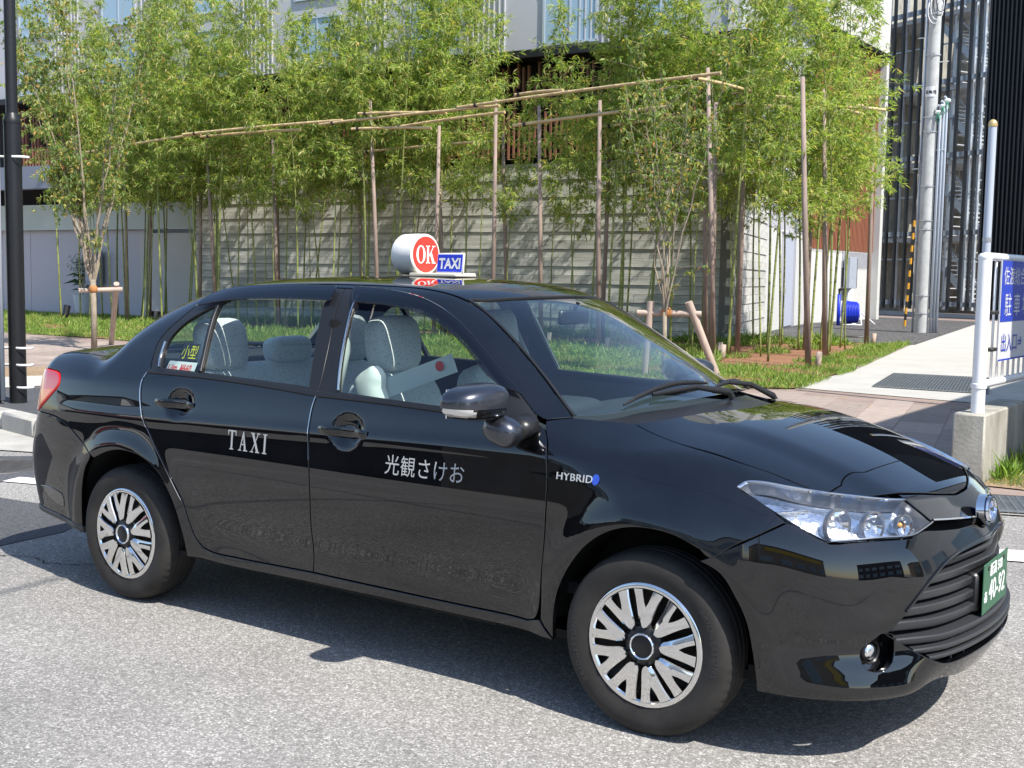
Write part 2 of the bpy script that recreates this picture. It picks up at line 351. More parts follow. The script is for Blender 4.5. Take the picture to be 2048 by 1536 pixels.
def panel(name,dom,chains,m,parent,holes=(),off=0,gap=.004,lip=.014,rnd=.0025,grid=.03,step=.02,both=False,drop=.0016,flatn=None,objs=None):
    D=DOM[dom]; S_=np.array(D['sc'],float); rings=[ring(chains,S_,step)]+[ring(h,S_,step)[::-1] for h in holes]
    R0=[inset(r,S_,gap/2) for r in rings]; R1=[inset(r,S_,rnd) for r in R0]
    pts=[];edges=[]
    for r in R1:
        k=len(pts); n=len(r); pts+=[tuple(p*S_) for p in r]; edges+=[(k+i,k+(i+1)%n) for i in range(n)]
    nr=len(pts); lo=(R1[0]*S_).min(0); hi=(R1[0]*S_).max(0)
    gx,gy=np.meshgrid(np.arange(lo[0]+grid/2,hi[0],grid),np.arange(lo[1]+grid/2,hi[1],grid)); gx[::2]+=grid*.5
    q=np.stack([gx.ravel(),gy.ravel()],-1); ins=pip(q,R1[0]*S_)
    for r in R1[1:]: ins&=~pip(q,r*S_)
    q=q[ins]
    if len(q):
        seg=np.array(pts); dm=np.full(len(q),9.)
        for i in range(0,len(seg),400): dm=np.minimum(dm,np.linalg.norm(q[:,None]-seg[None,i:i+400],axis=2).min(1))
        q=q[dm>grid*.45]
    allp=[Vector(p) for p in pts]+[Vector(p) for p in q]
    v2,e2,f2,ov,_,_=geometry.delaunay_2d_cdt(allp,edges,[],0,1e-6,True)
    v2=np.array([tuple(v) for v in v2]); F2=[t for t in f2]
    cen=np.array([v2[list(t)].mean(0) for t in F2]); ok=pip(cen,R1[0]*S_)
    for r in R1[1:]: ok&=~pip(cen,r*S_)
    F2=[t for t,o_ in zip(F2,ok) if o_]
    P3=onbody(dom,v2/S_); N3=grad(P3); back=None
    ovi={}
    for i,o_ in enumerate(ov):
        for j in o_: ovi.setdefault(j,i)
    V=[*(P3+N3*off)]; NN=[*N3]; F=[]
    # orientation
    for t in F2:
        a,b,c=[P3[i] for i in t]; nn=np.cross(b-a,c-a); F.append(tuple(t) if np.dot(nn,N3[t[0]])>0 else tuple(t[::-1]))
    k1=0
    for r0,r1 in zip(R0,R1):
        n=len(r0); A=onbody(dom,r0); NA=grad(A); T=np.roll(A,-1,0)-np.roll(A,1,0); T/=np.linalg.norm(T,axis=1,keepdims=True)+1e-9
        I=np.array([P3[ovi.get(k1+i,0)] for i in range(n)]); O=A-I; O-=NA*(O*NA).sum(1,keepdims=True); O/=np.linalg.norm(O,axis=1,keepdims=True)+1e-9
        b0=len(V); V+=[*(A+NA*(off-drop))]; nb=NA*.6+O*.8; NN+=[*(nb/np.linalg.norm(nb,axis=1,keepdims=True))]
        if lip>0:
            b1=len(V); V+=[*(A+NA*(off-drop))]; NN+=[*O]; b2=len(V); V+=[*(A+NA*(off-lip))]; NN+=[*O]
        for i in range(n):
            j=(i+1)%n; a=ovi.get(k1+i); b=ovi.get(k1+j)
            def ad(qd):
                p=[np.array(V[x]) for x in qd]; nn=np.cross(p[1]-p[0],p[2]-p[0]); 
                if np.linalg.norm(nn)<1e-12: nn=np.cross(p[2]-p[0],p[3]-p[0])
                F.append(tuple(qd) if np.dot(nn,NN[qd[-1]]+np.array(NN[qd[0]]))>0 else tuple(qd[::-1]))
            if a is not None and b is not None and a!=b: ad((a,b,b0+j,b0+i))
            if lip>0: ad((b1+i,b1+j,b2+j,b2+i))
        k1+=n
    V=np.array(V); NN=np.array(NN); res=[]
    for side in ((1,-1) if both else (1,)):
        VV=V*(1,side,1); N_=NN*(1,side,1); FF=F if side==1 else [t[::-1] for t in F]
        me=mesh(name,VV,FF,m,True); me.normals_split_custom_set_from_vertices([tuple(x) for x in N_])
        res.append(link(name,me,parent))
    return res if both else res[0]
# ---- outlines, traced along the seams of the car; S=(x, angle round the body), F=(angle, z), T=(x,y)
rd_rear=[(-1.196,.751),(-1.215,.681),(-1.204,.567),(-1.159,.404),(-1.1,.282),(-1.025,.127),(-.959,-.02),(-.9,-.181),(-.871,-.346),(-.845,-.458),(-.804,-.521)]
rd_bot=[(-.804,-.521),(-.74,-.542),(-.60,-.546),(-.40,-.541),(-.17,-.534)]
mid_low=[(-.165,.70),(-.176,.62),(-.178,.527),(-.160,.263),(-.152,.025),(-.160,-.312),(-.17,-.534)]
mid_up=[(-.165,.70),(-.170,.80),(-.192,.992),(-.225,1.15),(-.262,1.292)]
rd_top=[(-1.196,.751),(-1.224,.841),(-1.231,.941),(-1.2,1.013),(-1.143,1.095),(-1.094,1.174),(-1.039,1.236),(-.939,1.285),(-.802,1.297),(-.5,1.297),(-.262,1.292)]
fd_top=[(-.262,1.292),(-.1,1.279),(.059,1.26),(.219,1.226),(.386,1.151),(.565,1.001),(.688,.879),(.76,.797)]
fd_front=[(.76,.797),(.831,.702),(.875,.635),(.907,.535),(.926,.371),(.929,.075),(.914,-.238),(.895,-.46),(.875,-.515),(.84,-.535)]
fd_bot=[(.84,-.535),(.506,-.538),(.176,-.536),(-.17,-.534)]
belt_r=[(-1.205,.725),(-.873,.722),(-.5,.702),(-.165,.672)]
belt_f=[(-.165,.672),(.186,.665),(.50,.653),(.80,.655),(.858,.652)]
rarch=[(-.892,-.585),(-.898,-.5),(-.916,-.372),(-.941,-.233),(-.982,-.093),(-1.042,.027),(-1.138,.112),(-1.239,.138),(-1.311,.133),(-1.386,.102),(-1.464,.035),(-1.547,-.1),(-1.600,-.26),(-1.622,-.42),(-1.629,-.575)]
farch=[(.962,-.585),(.960,-.45),(.975,-.34),(1.000,-.24),(1.044,-.115),(1.100,.0),(1.166,.084),(1.238,.132),(1.326,.148),(1.412,.13),(1.495,.075),(1.561,-.021),(1.608,-.152),(1.638,-.289),(1.652,-.42),(1.660,-.55),(1.665,-.66)]
def tS(x,y):
    p=onbody('T',[(x,y)]); return toS(p)[0]
def s3(x,y,z): return toS([(x,y,z)])[0]
roof_seam=[(.925,-.672),(.734,-.597),(.535,-.535),(.40,-.50),(.30,-.493),(.1,-.495),(-.3,-.50),(-.7,-.50),(-.96,-.492),(-1.15,-.512),(-1.4,-.548),(-1.62,-.585),(-1.70,-.615),(-1.80,-.635),(-1.95,-.645),(-2.03,-.645)]
seamS=[tS(*p) for p in roof_seam]
hood_seam=[(1.763,-.606,.821),(1.72,-.618,.834),(1.616,-.632,.867),(1.521,-.648,.889),(1.338,-.639,.922),(1.195,-.600,.947),(1.103,-.568,.969)]
car=thing('taxi','black four door taxi saloon with silver lettering on its doors, parked on the asphalt','taxi')
KIDS_='car'
# paint, trims
mat('paint',(.0018,.0020,.0027),.5,0,1.0,.008,.0,noise=(5,.9,6)); M['paint'].node_tree.nodes['Principled BSDF'].inputs['Coat IOR'].default_value=1.72
mat('gap_black',(.004,.004,.004),.8); mat('trim_black',(.012,.012,.013),.35); mat('piano_black',(.006,.006,.007),.12,coat=1)
mat('plastic_grey',(.030,.031,.034),.36); mat('rubber',(.024,.022,.020),.75,noise=(7,.5,5),bump=(160,.15,.002)); mat('chrome',(.82,.83,.84),.06,1)
mat('indicator_lens',(.72,.72,.70),.15,.5,coat=1); mat('badge_chrome',(.75,.75,.75),.3,.6); mat('hubcap_silver',(.80,.80,.79),.08,1); mat('hub_black',(.012,.012,.013),.4); mat('steel_dark',(.06,.055,.05),.5,.7)
mat('lamp_chrome',(.88,.89,.9),.10,1,bump=(38,.35,.012)); mat('lamp_matte',(.30,.31,.33),.22,.85); mat('amber',(.8,.35,.05),.25); mat('red_lens',(.42,.012,.012),.08,coat=1,emis=((.6,.02,.02),.05))
mat('orange_lens',(.65,.12,.02),.1,coat=1); mat('silver_print',(.50,.50,.49),.35,.3)
mat('plate_green',(.026,.10,.05),.45,noise=(30,.08,3)); mat('white_print',(.8,.8,.78),.5); mat('badge_blue',(.02,.06,.4),.15,coat=1)
mat('carpet',(.018,.019,.022),.9); mat('dash',(.03,.036,.045),.6); mat('trim_beige',(.42,.44,.42),.7); mat('mirror_glass',(.9,.9,.9),.02,1)
mat('sign_white',(.82,.80,.74),.4,emis=None); mat('sign_red',(.78,.045,.03),.4); mat('sign_blue',(.02,.055,.62),.4); mat('cream',(.72,.65,.50),.5)
mat('mirror_paint',(.075,.08,.095),.30,.9,coat=.6,coatr=.10)
mat('sticker_yellow',(.75,.72,.02),.5); mat('sticker_black',(.01,.01,.01),.5); mat('paper',(.75,.78,.74),.7); mat('towel',(.75,.8,.75),.9)
glassmat('glass_side',(.78,.86,.835)); glassmat('glass_front',(.80,.92,.87),1.5,.05); glassmat('lens_clear',(.97,.98,1.0),1.45); glassmat('visor_smoke',(.16,.15,.20),1.5,.015)
m_=mat('seat_cover',(.45,.56,.54),.85)      # pale cloth printed with small dark marks
n_=m_.node_tree; tc=n_.nodes.new('ShaderNodeTexCoord'); vo=n_.nodes.new('ShaderNodeTexVoronoi'); vo.inputs['Scale'].default_value=95; r_=n_.nodes.new('ShaderNodeValToRGB'); r_.color_ramp.interpolation='CONSTANT'
r_.color_ramp.elements[0].color=(.16,.21,.21,1); r_.color_ramp.elements[1].color=(.70,.72,.71,1); r_.color_ramp.elements[1].position=.21
mpn=n_.nodes.new('ShaderNodeMapping'); mpn.inputs['Scale'].default_value=(1,.6,1.5); n_.links.new(tc.outputs['Object'],mpn.inputs[0]); n_.links.new(mpn.outputs[0],vo.inputs[0]); n_.links.new(vo.outputs['Distance'],r_.inputs[0]); n_.links.new(r_.outputs[0],n_.nodes['Principled BSDF'].inputs['Base Color'])
# panels
panel('rear_door','S',[rd_rear,rd_bot,mid_low[::-1],belt_r[::-1]],'paint',car,both=True,grid=.014)
panel('front_door','S',[fd_front[3:] if 0 else [(.858,.652),(.875,.635),(.907,.535),(.926,.371),(.929,.075),(.914,-.238),(.895,-.46),(.875,-.515),(.84,-.535)],fd_bot,mid_low[::-1],belt_f],'paint',car,both=True,grid=.014)
# door window frames (black) with the glass openings
qwin=[[(-1.125,.772),(-.885,.762)],[(-.885,.762),(-.950,1.168)],[(-.950,1.168),(-1.04,1.11),(-1.12,1.03),(-1.160,.95),(-1.155,.86),(-1.125,.772)]]
rwin=[[(-.858,.762),(-.225,.725)],[(-.225,.725),(-.262,.95),(-.318,1.215)],[(-.318,1.215),(-.6,1.222),(-.87,1.215),(-.922,1.178)],[(-.922,1.178),(-.858,.762)]]
fwin=[[(-.062,.712),(.19,.698),(.45,.685),(.655,.70)],[(.655,.70),(.672,.82)],[(.672,.82),(.55,.955),(.375,1.105),(.21,1.18),(.05,1.205),(-.135,1.212)],[(-.135,1.212),(-.127,1.09),(-.09,.86),(-.062,.712)]]
panel('rear_window_frame','S',[belt_r,mid_up,rd_top[::-1]],'trim_black',car,holes=[qwin,rwin],both=True,grid=.03,gap=.003)
panel('front_window_frame','S',[belt_f,[(.858,.652),(.831,.702),(.76,.797)],fd_top[::-1],mid_up[::-1]],'trim_black',car,holes=[fwin],both=True,grid=.03,gap=.003)
gs=[]
for nm,w_ in (('quarter_window',qwin),('rear_window',rwin),('front_window',fwin)): gs+=panel(nm,'S',w_,'glass_side',car,off=-.008,gap=-.01,lip=0,rnd=.001,drop=0,both=True,grid=.04)
# belt mouldings and chrome-like window edge
def strip(name,dom,pts,w2,off,m,both=True,th=.006,parent=None,par=None,step=.02):
    S_=np.array(DOM[dom]['sc'],float); q=cr(pts,S_,step); P3=onbody(dom,q); N3=grad(P3); T=np.gradient(P3,axis=0); T/=np.linalg.norm(T,axis=1,keepdims=True); W=np.cross(N3,T); out=[]
    for sd_ in ((1,-1) if both else (1,)):
        b=B(); G=[]
        for p,n,w_ in zip(P3,N3,W):
            G.append([p+w_*w2+n*(off-th),p+w_*w2+n*off,p+w_*w2*.7+n*(off+th*.5),p-w_*w2*.7+n*(off+th*.5),p-w_*w2+n*off,p-w_*w2+n*(off-th)])
        G=[[v*(1,sd_,1) for v in r] for r in G]; 
        if sd_<0: G=G[::-1]
        b.quadgrid(G[::-1]); out.append(b.obj(name,m,par or car,True,40))
    return out
strip('belt_moulding','S',[(a,b+.012) for a,b in belt_r],.011,.003,'trim_black')
strip('belt_moulding','S',[(a,b+.012) for a,b in belt_f[:-1]],.011,.003,'trim_black')
strip('window_divider','S',[(-.871,.76),(-.936,1.172)],.010,.004,'trim_black')
strip('pillar_trim','S',[(-.064,.715),(-.092,.86),(-.130,1.09),(-.160,1.24)],.0035,.004,'chrome')
strip('pillar_trim','S',[(-1.145,.772),(-1.172,.86),(-1.176,.95)],.0035,.004,'chrome')
strip('door_edge_trim','S',[(a-.003,b) for a,b in rd_rear[:8]],.0022,.0015,'chrome')
strip('door_edge_trim','S',[(a-.002,b) for a,b in mid_low[:4]],.0018,.0012,'chrome')
# smoked wind deflectors over the windows
for nm,o_ in (('wind_deflector',[[(-.20,1.285),(.059,1.258),(.219,1.222),(.386,1.146),(.565,.997),(.688,.874),(.745,.812)],[(.745,.812),(.66,.83),(.605,.87),(.456,1.015),(.298,1.115),(.181,1.150),(.032,1.172),(-.145,1.178)],[(-.145,1.178),(-.20,1.285)]]),
              ('wind_deflector',[[(-1.06,1.155),(-1.03,1.225),(-.93,1.272),(-.802,1.285),(-.5,1.285),(-.29,1.280)],[(-.29,1.280),(-.262,1.18)],[(-.262,1.18),(-.6,1.185),(-.87,1.178),(-1.06,1.155)]])):
    panel(nm,'S',o_,'visor_smoke',car,off=.022,gap=0,lip=.008,rnd=.004,drop=.003,both=True,grid=.03)
# body side: roof rails, pillars, rear quarter, sill
TL=[(-2.03,.66),(-1.985,.735),(-1.946,.722),(-1.875,.700),(-1.845,.66),(-1.838,.60),(-1.912,.492),(-2.02,.372)]
bgap=[(-2.02,.372),(-1.90,.352),(-1.80,.325),(-1.70,.262),(-1.60,.165),(-1.474,.04)]
panel('body_side','S',[seamS,[seamS[-1],(-2.04,.80),(-2.0,.74)],[(-2.0,.74),(-1.946,.722),(-1.875,.700),(-1.845,.66),(-1.838,.60),(-1.912,.492),(-2.02,.372)],bgap,[(-1.474,.04),(-1.386,.102),(-1.311,.133),(-1.239,.138),(-1.138,.112),(-1.042,.027),(-.982,-.093),(-.941,-.233),(-.916,-.372),(-.898,-.5),(-.892,-.585)],
   [(-.892,-.585),(-.673,-.60),(-.13,-.59),(.5,-.59),(.955,-.592)],[(.955,-.592),(.900,-.50)],[(.900,-.50),(.875,-.515),(.84,-.535)],fd_bot,rd_bot[::-1],rd_rear[::-1],rd_top,fd_top,[(.76,.797),(.831,.715),(.86,.71)],[(.86,.71),(.925,.80)],[(.925,.80),seamS[0]]],'paint',car,both=True,grid=.02,lip=.03)
fh=[s3(*p) for p in hood_seam]
panel('front_fender','S',[[(.955,-.585),(.905,-.50)],[(.905,-.50),(.914,-.238),(.929,.075),(.926,.371),(.907,.535),(.875,.635),(.858,.70)],[(.858,.70),(.925,.80)],[(.925,.80),(1.0,.86),(1.103,.942)],fh[::-1][:] if 0 else [tuple(p) for p in fh[::-1]],
   [tuple(fh[0]),s3(1.687,-.668,.832),s3(1.62,-.70,.842),s3(1.578,-.724,.840),s3(1.567,-.747,.829),s3(1.607,-.752,.812),s3(1.674,-.758,.781),s3(1.734,-.77,.745)],[s3(1.734,-.77,.745),s3(1.67,-.809,.704),s3(1.601,-.831,.665),s3(1.528,-.851,.618),(1.495,.075)],
   [(1.495,.075),(1.412,.13),(1.326,.148),(1.238,.132),(1.166,.084),(1.1,0),(1.044,-.115),(1.0,-.24),(.975,-.34),(.960,-.45),(.955,-.585)]],'paint',car,both=True,grid=.02,lip=.03)
hs=[(x,y) for x,y,z in hood_seam]
hf=[(1.765,-.608),(1.812,-.575),(1.850,-.533),(1.940,-.380),(2.011,-.205),(2.040,-.08),(2.043,0)]
hr=[(1.103,-.568),(1.173,-.473),(1.25,-.30),(1.305,-.16),(1.322,0)]
mir=lambda c:[(x,-y) for x,y in c[::-1]]
panel('hood','T',[hr+mir(hr)[1:],mir(hs[::-1])[::1] if 0 else [(x,-y) for x,y in hs[::-1]],[(x,-y) for x,y in hf]+[(x,y) for x,y in hf[::-1]][1:],hs],'paint',car,grid=.022)
mirF=lambda c:[(-a,b) for a,b in c[::-1]]
bt=[(0,.662),(.027,.6605),(.05,.664),(.075,.677),(.218,.687),(.339,.699),(.385,.7035),(.446,.694)]
hlb=[(.446,.690),(.56,.694),(.653,.691),(.70,.688),(.734,.706),(.79,.741),(.809,.741)]
fg=[(.809,.741),(.879,.704),(.945,.665),(1.015,.623),(1.045,.606)]
fa2=[(1.045,.606),(.986,.576),(.944,.51),(.914,.443),(.893,.351),(.881,.275),(.873,.222)]
bb=[(.873,.222),(.796,.22),(.674,.219),(.573,.22),(.488,.227),(.412,.243),(.30,.232),(.216,.215),(.1,.212),(0,.212)]
gr_n=[(0,.618),(.117,.622),(.235,.618),(.301,.610),(.334,.595),(.432,.535),(.517,.453),(.554,.419)]
gr_b=[(.554,.419),(.524,.398),(.477,.364),(.38,.309),(.330,.297),(.256,.296),(.161,.300),(.08,.302),(0,.302)]
fogh=[[(.62,.332),(.622,.368),(.60,.392),(.570,.418)],[(.570,.418),(.541,.413),(.530,.376),(.541,.334),(.573,.312),(.609,.317),(.62,.332)]]
panel('front_bumper','F',[bt,hlb,fg,fa2,bb,mirF(bb),mirF(fa2),mirF(fg),mirF(hlb),mirF(bt)],'paint',car,holes=[[gr_n,gr_b,mirF(gr_b),mirF(gr_n)],fogh,[mirF(c) for c in fogh[::-1]]],grid=.013,lip=.03)
bt_=[(math.atan2(-p[1],p[0]-1),p[2]-.002) for p in onbody('T',[(1.940,-.380),(1.98,-.29),(2.011,-.205),(2.030,-.13),(2.040,-.08),(2.043,0)])]
barL0=bt_[0]
hfz=[(.673,.819),(.617,.811),(.561,.806),(.383,.796),(.2,.783),(.08,.774),(0,.771)]
barL=[barL0,(.365,.765),(.345,.742),(.327,.719)]
barb=[(.327,.719),(.194,.705),(.039,.689),(0,.687)]
panel('grille_bar','F',[bt_,mirF(bt_),mirF(barL)[::-1] if 0 else [(-a,b) for a,b in barL],[(-a,b) for a,b in barb],mirF([(-a,b) for a,b in barb]) ,barL[::-1]],'piano_black',car,off=.001,grid=.02)
strip('grille_bar_trim','F',[(.322,.722),(.194,.709),(.039,.694),(-.039,.694),(-.194,.709),(-.322,.722)],.004,.004,'chrome',False)
strip('grille_edge','F',[(-.50,.482),(-.43,.548),(-.334,.606),(-.22,.628),(-.117,.633),(0,.633),(.117,.633),(.22,.628),(.334,.606),(.43,.548),(.50,.482)],.004,.003,'piano_black',False)
# headlights
HL=[[(.922,.829),(.897,.841),(.844,.842),(.771,.832),(.672,.817),(.567,.803),(.462,.790),(.385,.784)],[(.385,.784),(.350,.742),(.331,.716)],[(.331,.716),(.391,.704),(.446,.694),(.56,.698),(.653,.695),(.70,.692)],[(.70,.692),(.734,.71),(.79,.745),(.844,.781),(.891,.812),(.922,.829)]]
def part2(b,name,m,par,smooth=True,sharp=40,both=True):
    out=[b.obj(name,m,par,smooth,sharp)]
    if both:
        me=mesh(name,[(x,-y,z) for x,y,z in b.V],[t[::-1] for t in b.F],m,smooth,sharp); out.append(link(name,me,par))
    return out
hls=panel('headlight','F',HL,'lens_clear',car,off=.002,gap=.006,lip=.006,rnd=.004,drop=.003,both=True,grid=.02)
rg=ring(HL,np.array(DOM['F']['sc'],float),.02)
A_=onbody('F',rg); NA_=grad(A_); cA=onbody('F',[(.60,.76)])[0]
for sgn,hl in ((1,hls[0]),(-1,hls[1])):
    b=B(); G=[]
    for k in (0,.4,1):
        G.append([ (p+n*(-.003-.05*k)+(cA-p)*(.10*k))*(1,sgn,1) for p,n in zip(np.vstack([A_,A_[:1]]),np.vstack([NA_,NA_[:1]]))])
    b.quadgrid(G); b.obj('lamp_housing','lamp_matte',hl,True,40)
    me=panel('lamp_reflector','F',HL,'lamp_chrome',hl,off=-.047,gap=.01,lip=0,rnd=.002,drop=0,grid=.03)
    if sgn<0:
        for v in me.data.vertices: v.co.y*=-1
        me.data.flip_normals()
def faceR(n): return Vector(n).to_track_quat('Z','Y').to_matrix()
for (ph,z,r_,nm) in ((.660,.754,.046,'projector_lamp'),(.545,.748,.042,'projector_lamp'),(.425,.739,.032,'turn_lamp')):
    p=onbody('F',[(ph,z)])[0]; n=grad(p[None])[0]; ax=Vector((.90,-.40,.02)).normalized(); c=Vector(p)-Vector(n)*.036
    for sgn,hl in ((1,hls[0]),(-1,hls[1])):
        R=faceR((ax.x,ax.y*sgn,ax.z)); cc=(c.x,c.y*sgn,c.z)
        b=B(); b.lathe([(r_*.15,-.03),(r_*.5,-.024),(r_*.8,-.010),(r_,.012),(r_*1.08,.014),(r_*1.1,.008)],28,R,cc); o=b.obj(nm,'chrome',hl,True,50)
        b=B(); b.lathe([(0,.006),(r_*.22,.003),(r_*.34,-.006),(r_*.36,-.02)],20,R,cc); b.obj('bulb','amber' if nm=='turn_lamp' else 'mirror_glass',o,True)
        b=B(); b.lathe([(r_*1.16,.004),(r_*1.16,.018),(r_*1.02,.018),(r_*1.02,.010)],28,R,cc); b.obj('bezel','lamp_matte',o,True,30)
for o_ in strip('headlight_edge','F',[(a*.998,z-.002) for a,z in HL[0]],.0028,.005,'chrome'): pass
for o_ in strip('headlight_edge','F',[(a,z+.002) for a,z in HL[2]],.0028,.005,'lamp_matte'): pass
# fine ribs of the daylight strip inside the lamp
for sgn,hl in ((1,hls[0]),(-1,hls[1])):
    b=B()
    for k in range(7):
        ph=.74+.02*k; p=onbody('F',[(ph,.80-.002*k)])[0]; n=grad(p[None])[0]; c=p-n*.03
        b.box((c[0],c[1]*sgn,c[2]-.012),(.012,.05,.004),RZ(sgn*-1.0))
    b.obj('lamp_rib','lamp_chrome',hl)
# dark inner shells behind seams and openings
def shell(name,dom,chains,off,both=False,m='gap_black',**k): return panel(name,dom,chains,m,car,off=off,gap=0,lip=0,rnd=.001,drop=0,both=both,grid=.06,**k)
shell('inner_nose','F',[[(-1.0,.63),(-.8,.80),(-.4,.80),(0,.77),(.4,.80),(.8,.80),(1.0,.63)],[(1.0,.63),(.85,.22)],[(.85,.22),(.4,.24),(0,.215),(-.4,.24),(-.85,.22)],[(-.85,.22),(-1.0,.63)]],-.075)
shell('inner_door_skin','S',[[(-1.20,.70),(.86,.63)],[(.86,.63),(.93,.4),(.93,-.3),(.9,-.55)],[(.9,-.55),(-.80,-.56)],[(-.80,-.56),(-.9,-.1),(-1.05,.2),(-1.2,.5),(-1.2,.70)]],-.035,True)
shell('inner_fender_skin','S',[[(.90,.66),(1.1,.88),(1.3,.82),(1.5,.74)],[(1.5,.74),(1.6,.25),(1.49,.14)],[(1.49,.14),(1.326,.21),(1.16,.15),(1.04,-.05),(.965,-.3),(.90,-.3)],[(.90,-.3),(.90,.66)]],-.03,True)
shell('inner_quarter_skin','S',[[(-1.25,.70),(-1.7,.85),(-1.9,.85),(-1.95,.6)],[(-1.95,.6),(-1.7,.32),(-1.49,.15)],[(-1.49,.15),(-1.31,.20),(-1.1,.16),(-1.0,.1),(-.97,.05)],[(-.97,.05),(-1.1,.35),(-1.25,.70)]],-.03,True)
# underbody, wheel housings
b=B(); b.box((0,0,.235),(3.6,1.42,.03)); b.box((-.17,0,.25),(1.72,1.56,.02)); b.box((1.93,0,.245),(.30,1.0,.02)); b.box((1.72,0,.262),(.22,1.44,.02)); b.obj('underbody','gap_black',car)
for cx in(1.3,-1.3):
    for sy in(-1,1):
        b=B(); b.lathe([(.0,0),(.375,0),(.385,.26)],40,RX(math.pi/2) if sy<0 else RX(-math.pi/2),(cx,sy*.56,.30),0 if sy<0 else math.pi,math.pi if sy<0 else 2*math.pi)
        b.V=[(x,y,max(z,.21)) for x,y,z in b.V]; b.obj('wheel_housing','gap_black',car)
# ------------------------------------------------------------ wheels
def make_wheel():
    out=[]; b=B()   # tyre lathe round z (z=outward)
    prof=[(.196,-.150),(.215,-.158),(.245,-.168),(.270,-.172),(.287,-.166),(.296,-.155),(.3015,-.140),(.3035,-.105)]
    N=216; R0_=[]
    P1=[(.200,.002),(.206,.008),(.214,.010),(.228,.0145),(.245,.017),(.262,.0165),(.274,.013),(.283,.008),(.2905,.001),(.2965,-.009),(.3005,-.020),(.3022,-.030)]
    V=[];F=[]
    P2=P1+[(.3030,-.045),(.3032,-.048),(.297,-.050),(.297,-.056),(.3035,-.058),(.3040,-.078),(.298,-.080),(.298,-.088),(.3040,-.090),(.3035,-.108),(.297,-.110),(.297,-.116),(.3030,-.118),(.3022,-.135),(.2965,-.155),(.285,-.168),(.262,-.176),(.23,-.172),(.2,-.16)]
    for i in range(N):
        a=2*math.pi*i/N
        for j,(r,h) in enumerate(P2):
            rr=r
            if i%4==0 and (9<=j<=11 or 25<=j<=27): rr=r-.0025
            rr=.2+(rr-.2)*.972; V.append((rr*math.cos(a),rr*math.sin(a),h))
    n=len(P2)
    for i in range(N):
        for j in range(n-1): F.append((i*n+j,((i+1)%N)*n+j,((i+1)%N)*n+j+1,i*n+j+1))
    ty=('tyre',mesh('tyre',V,[t[::-1] for t in F],'rubber',True,28))
    b=B(); b.lathe([(.0,-.075),(.09,-.07),(.12,-.055),(.165,-.05),(.185,-.03),(.198,-.004),(.201,.002)],64); rim=('steel_rim',b.mesh('steel_rim','steel_dark',True,40))
    b=B()
    for k in range(6):
        a=k*math.pi/3+.2; b.lathe([(.0,-.048),(.022,-.048),(.022,-.052)],12,None,(.10*math.cos(a),.10*math.sin(a),0))
    nuts=('rim_hole',b.mesh('rim_hole','gap_black'))
    b=B(); b.lathe([(.180,-.012),(.181,.004),(.186,.0095),(.195,.010),(.203,.006),(.2065,.000),(.2065,-.006)],96); ringm=('hubcap_rim',b.mesh('hubcap_rim','hubcap_silver',True,35))
    # one V-shaped spoke with a facet
    def dome(r): return .012+.010*(1-((r-.06)/.13)**2) if r>.05 else .022
    b=B()
    arms=[]
    half=math.radians(17.4); hin=math.radians(6.6)
    outer=[(.066,math.radians(0)),(.068,math.radians(8)),(.080,math.radians(12.5)),(.10,math.radians(13.2)),(.13,math.radians(13.9)),(.16,math.radians(14.9)),(.184,math.radians(16.0))]
    inner=[(.184,math.radians(7.0)),(.16,math.radians(6.0)),(.14,math.radians(4.6)),(.128,math.radians(3.2)),(.122,0)]
    poly=[(r,a) for r,a in outer]+[(r,a) for r,a in inner]+[(r,-a) for r,a in inner[::-1][1:]]+[(r,-a) for r,a in outer[::-1][:-1]]
    def P(r,a,dz=0): return (r*math.cos(a),r*math.sin(a),dome(r)+dz)
    # faces as strips: centre web then two arms
    for sg in(1,-1):
        rs=[.062,.068,.08,.10,.128,.145,.16,.184]
        def lo(r): return 0 if r<=.128 else math.radians(np.interp(r,[.128,.145,.16,.184],[.5,3.2,4.6,5.8]))
        def hi_(r): return math.radians(np.interp(r,[.062,.068,.08,.10,.13,.16,.184],[4,12,15,15.4,15.6,16.2,17.2]))
        tw=.004
        G=[]
        for r in rs:
            l,h=lo(r),hi_(r); m1=h-math.radians(1.2*.1/r*1.2); mid=(l+h)/2 if sg>0 else l
            row=[P(r,sg*l,-.016),P(r,sg*l,0)]
            if sg>0: row+=[P(r,sg*(l+(h-l)*.45),.001),P(r,sg*m1,-.0045)]    # facet side
            else: row+=[P(r,sg*(l+(h-l)*.5),.001),P(r,sg*m1,.0005)]
            row+=[P(r,sg*h,-.008 if sg>0 else -.004),P(r,sg*h,-.026)]; G.append(row)
        b.quadgrid(G if sg<0 else G[::-1])
    spoke=b.mesh('hubcap_spoke','hubcap_silver',True,25)
    b=B(); b.lathe([(0,.020),(.030,.020),(.034,.018),(.046,.018),(.060,.012),(.066,.004),(.070,-.015)],48); hub=('hub_cap',b.mesh('hub_cap','hub_black',True,40))
    b=B(); b.lathe([(.0355,.018),(.0365,.024),(.040,.026),(.043,.024),(.0445,.016)],48); hr_=('hub_ring',b.mesh('hub_ring','chrome',True,60))
    return ty,rim,ringm,hub,hr_,spoke
WP=make_wheel()
mat('rubber_letter',(.045,.042,.040),.6); TLs=[]
for a0_ in (.55,.55+math.pi):
    V,F=text_tris('BRIDGESTONE',.026,0,1.1,1.25); V_=[]
    for v in V: r=.243+v[1]; a=a0_-v[0]/.255; V_.append((r*math.cos(a),r*math.sin(a),.0180+.0004))
    TLs.append(mesh('tyre_lettering',V_,F,'rubber_letter'))
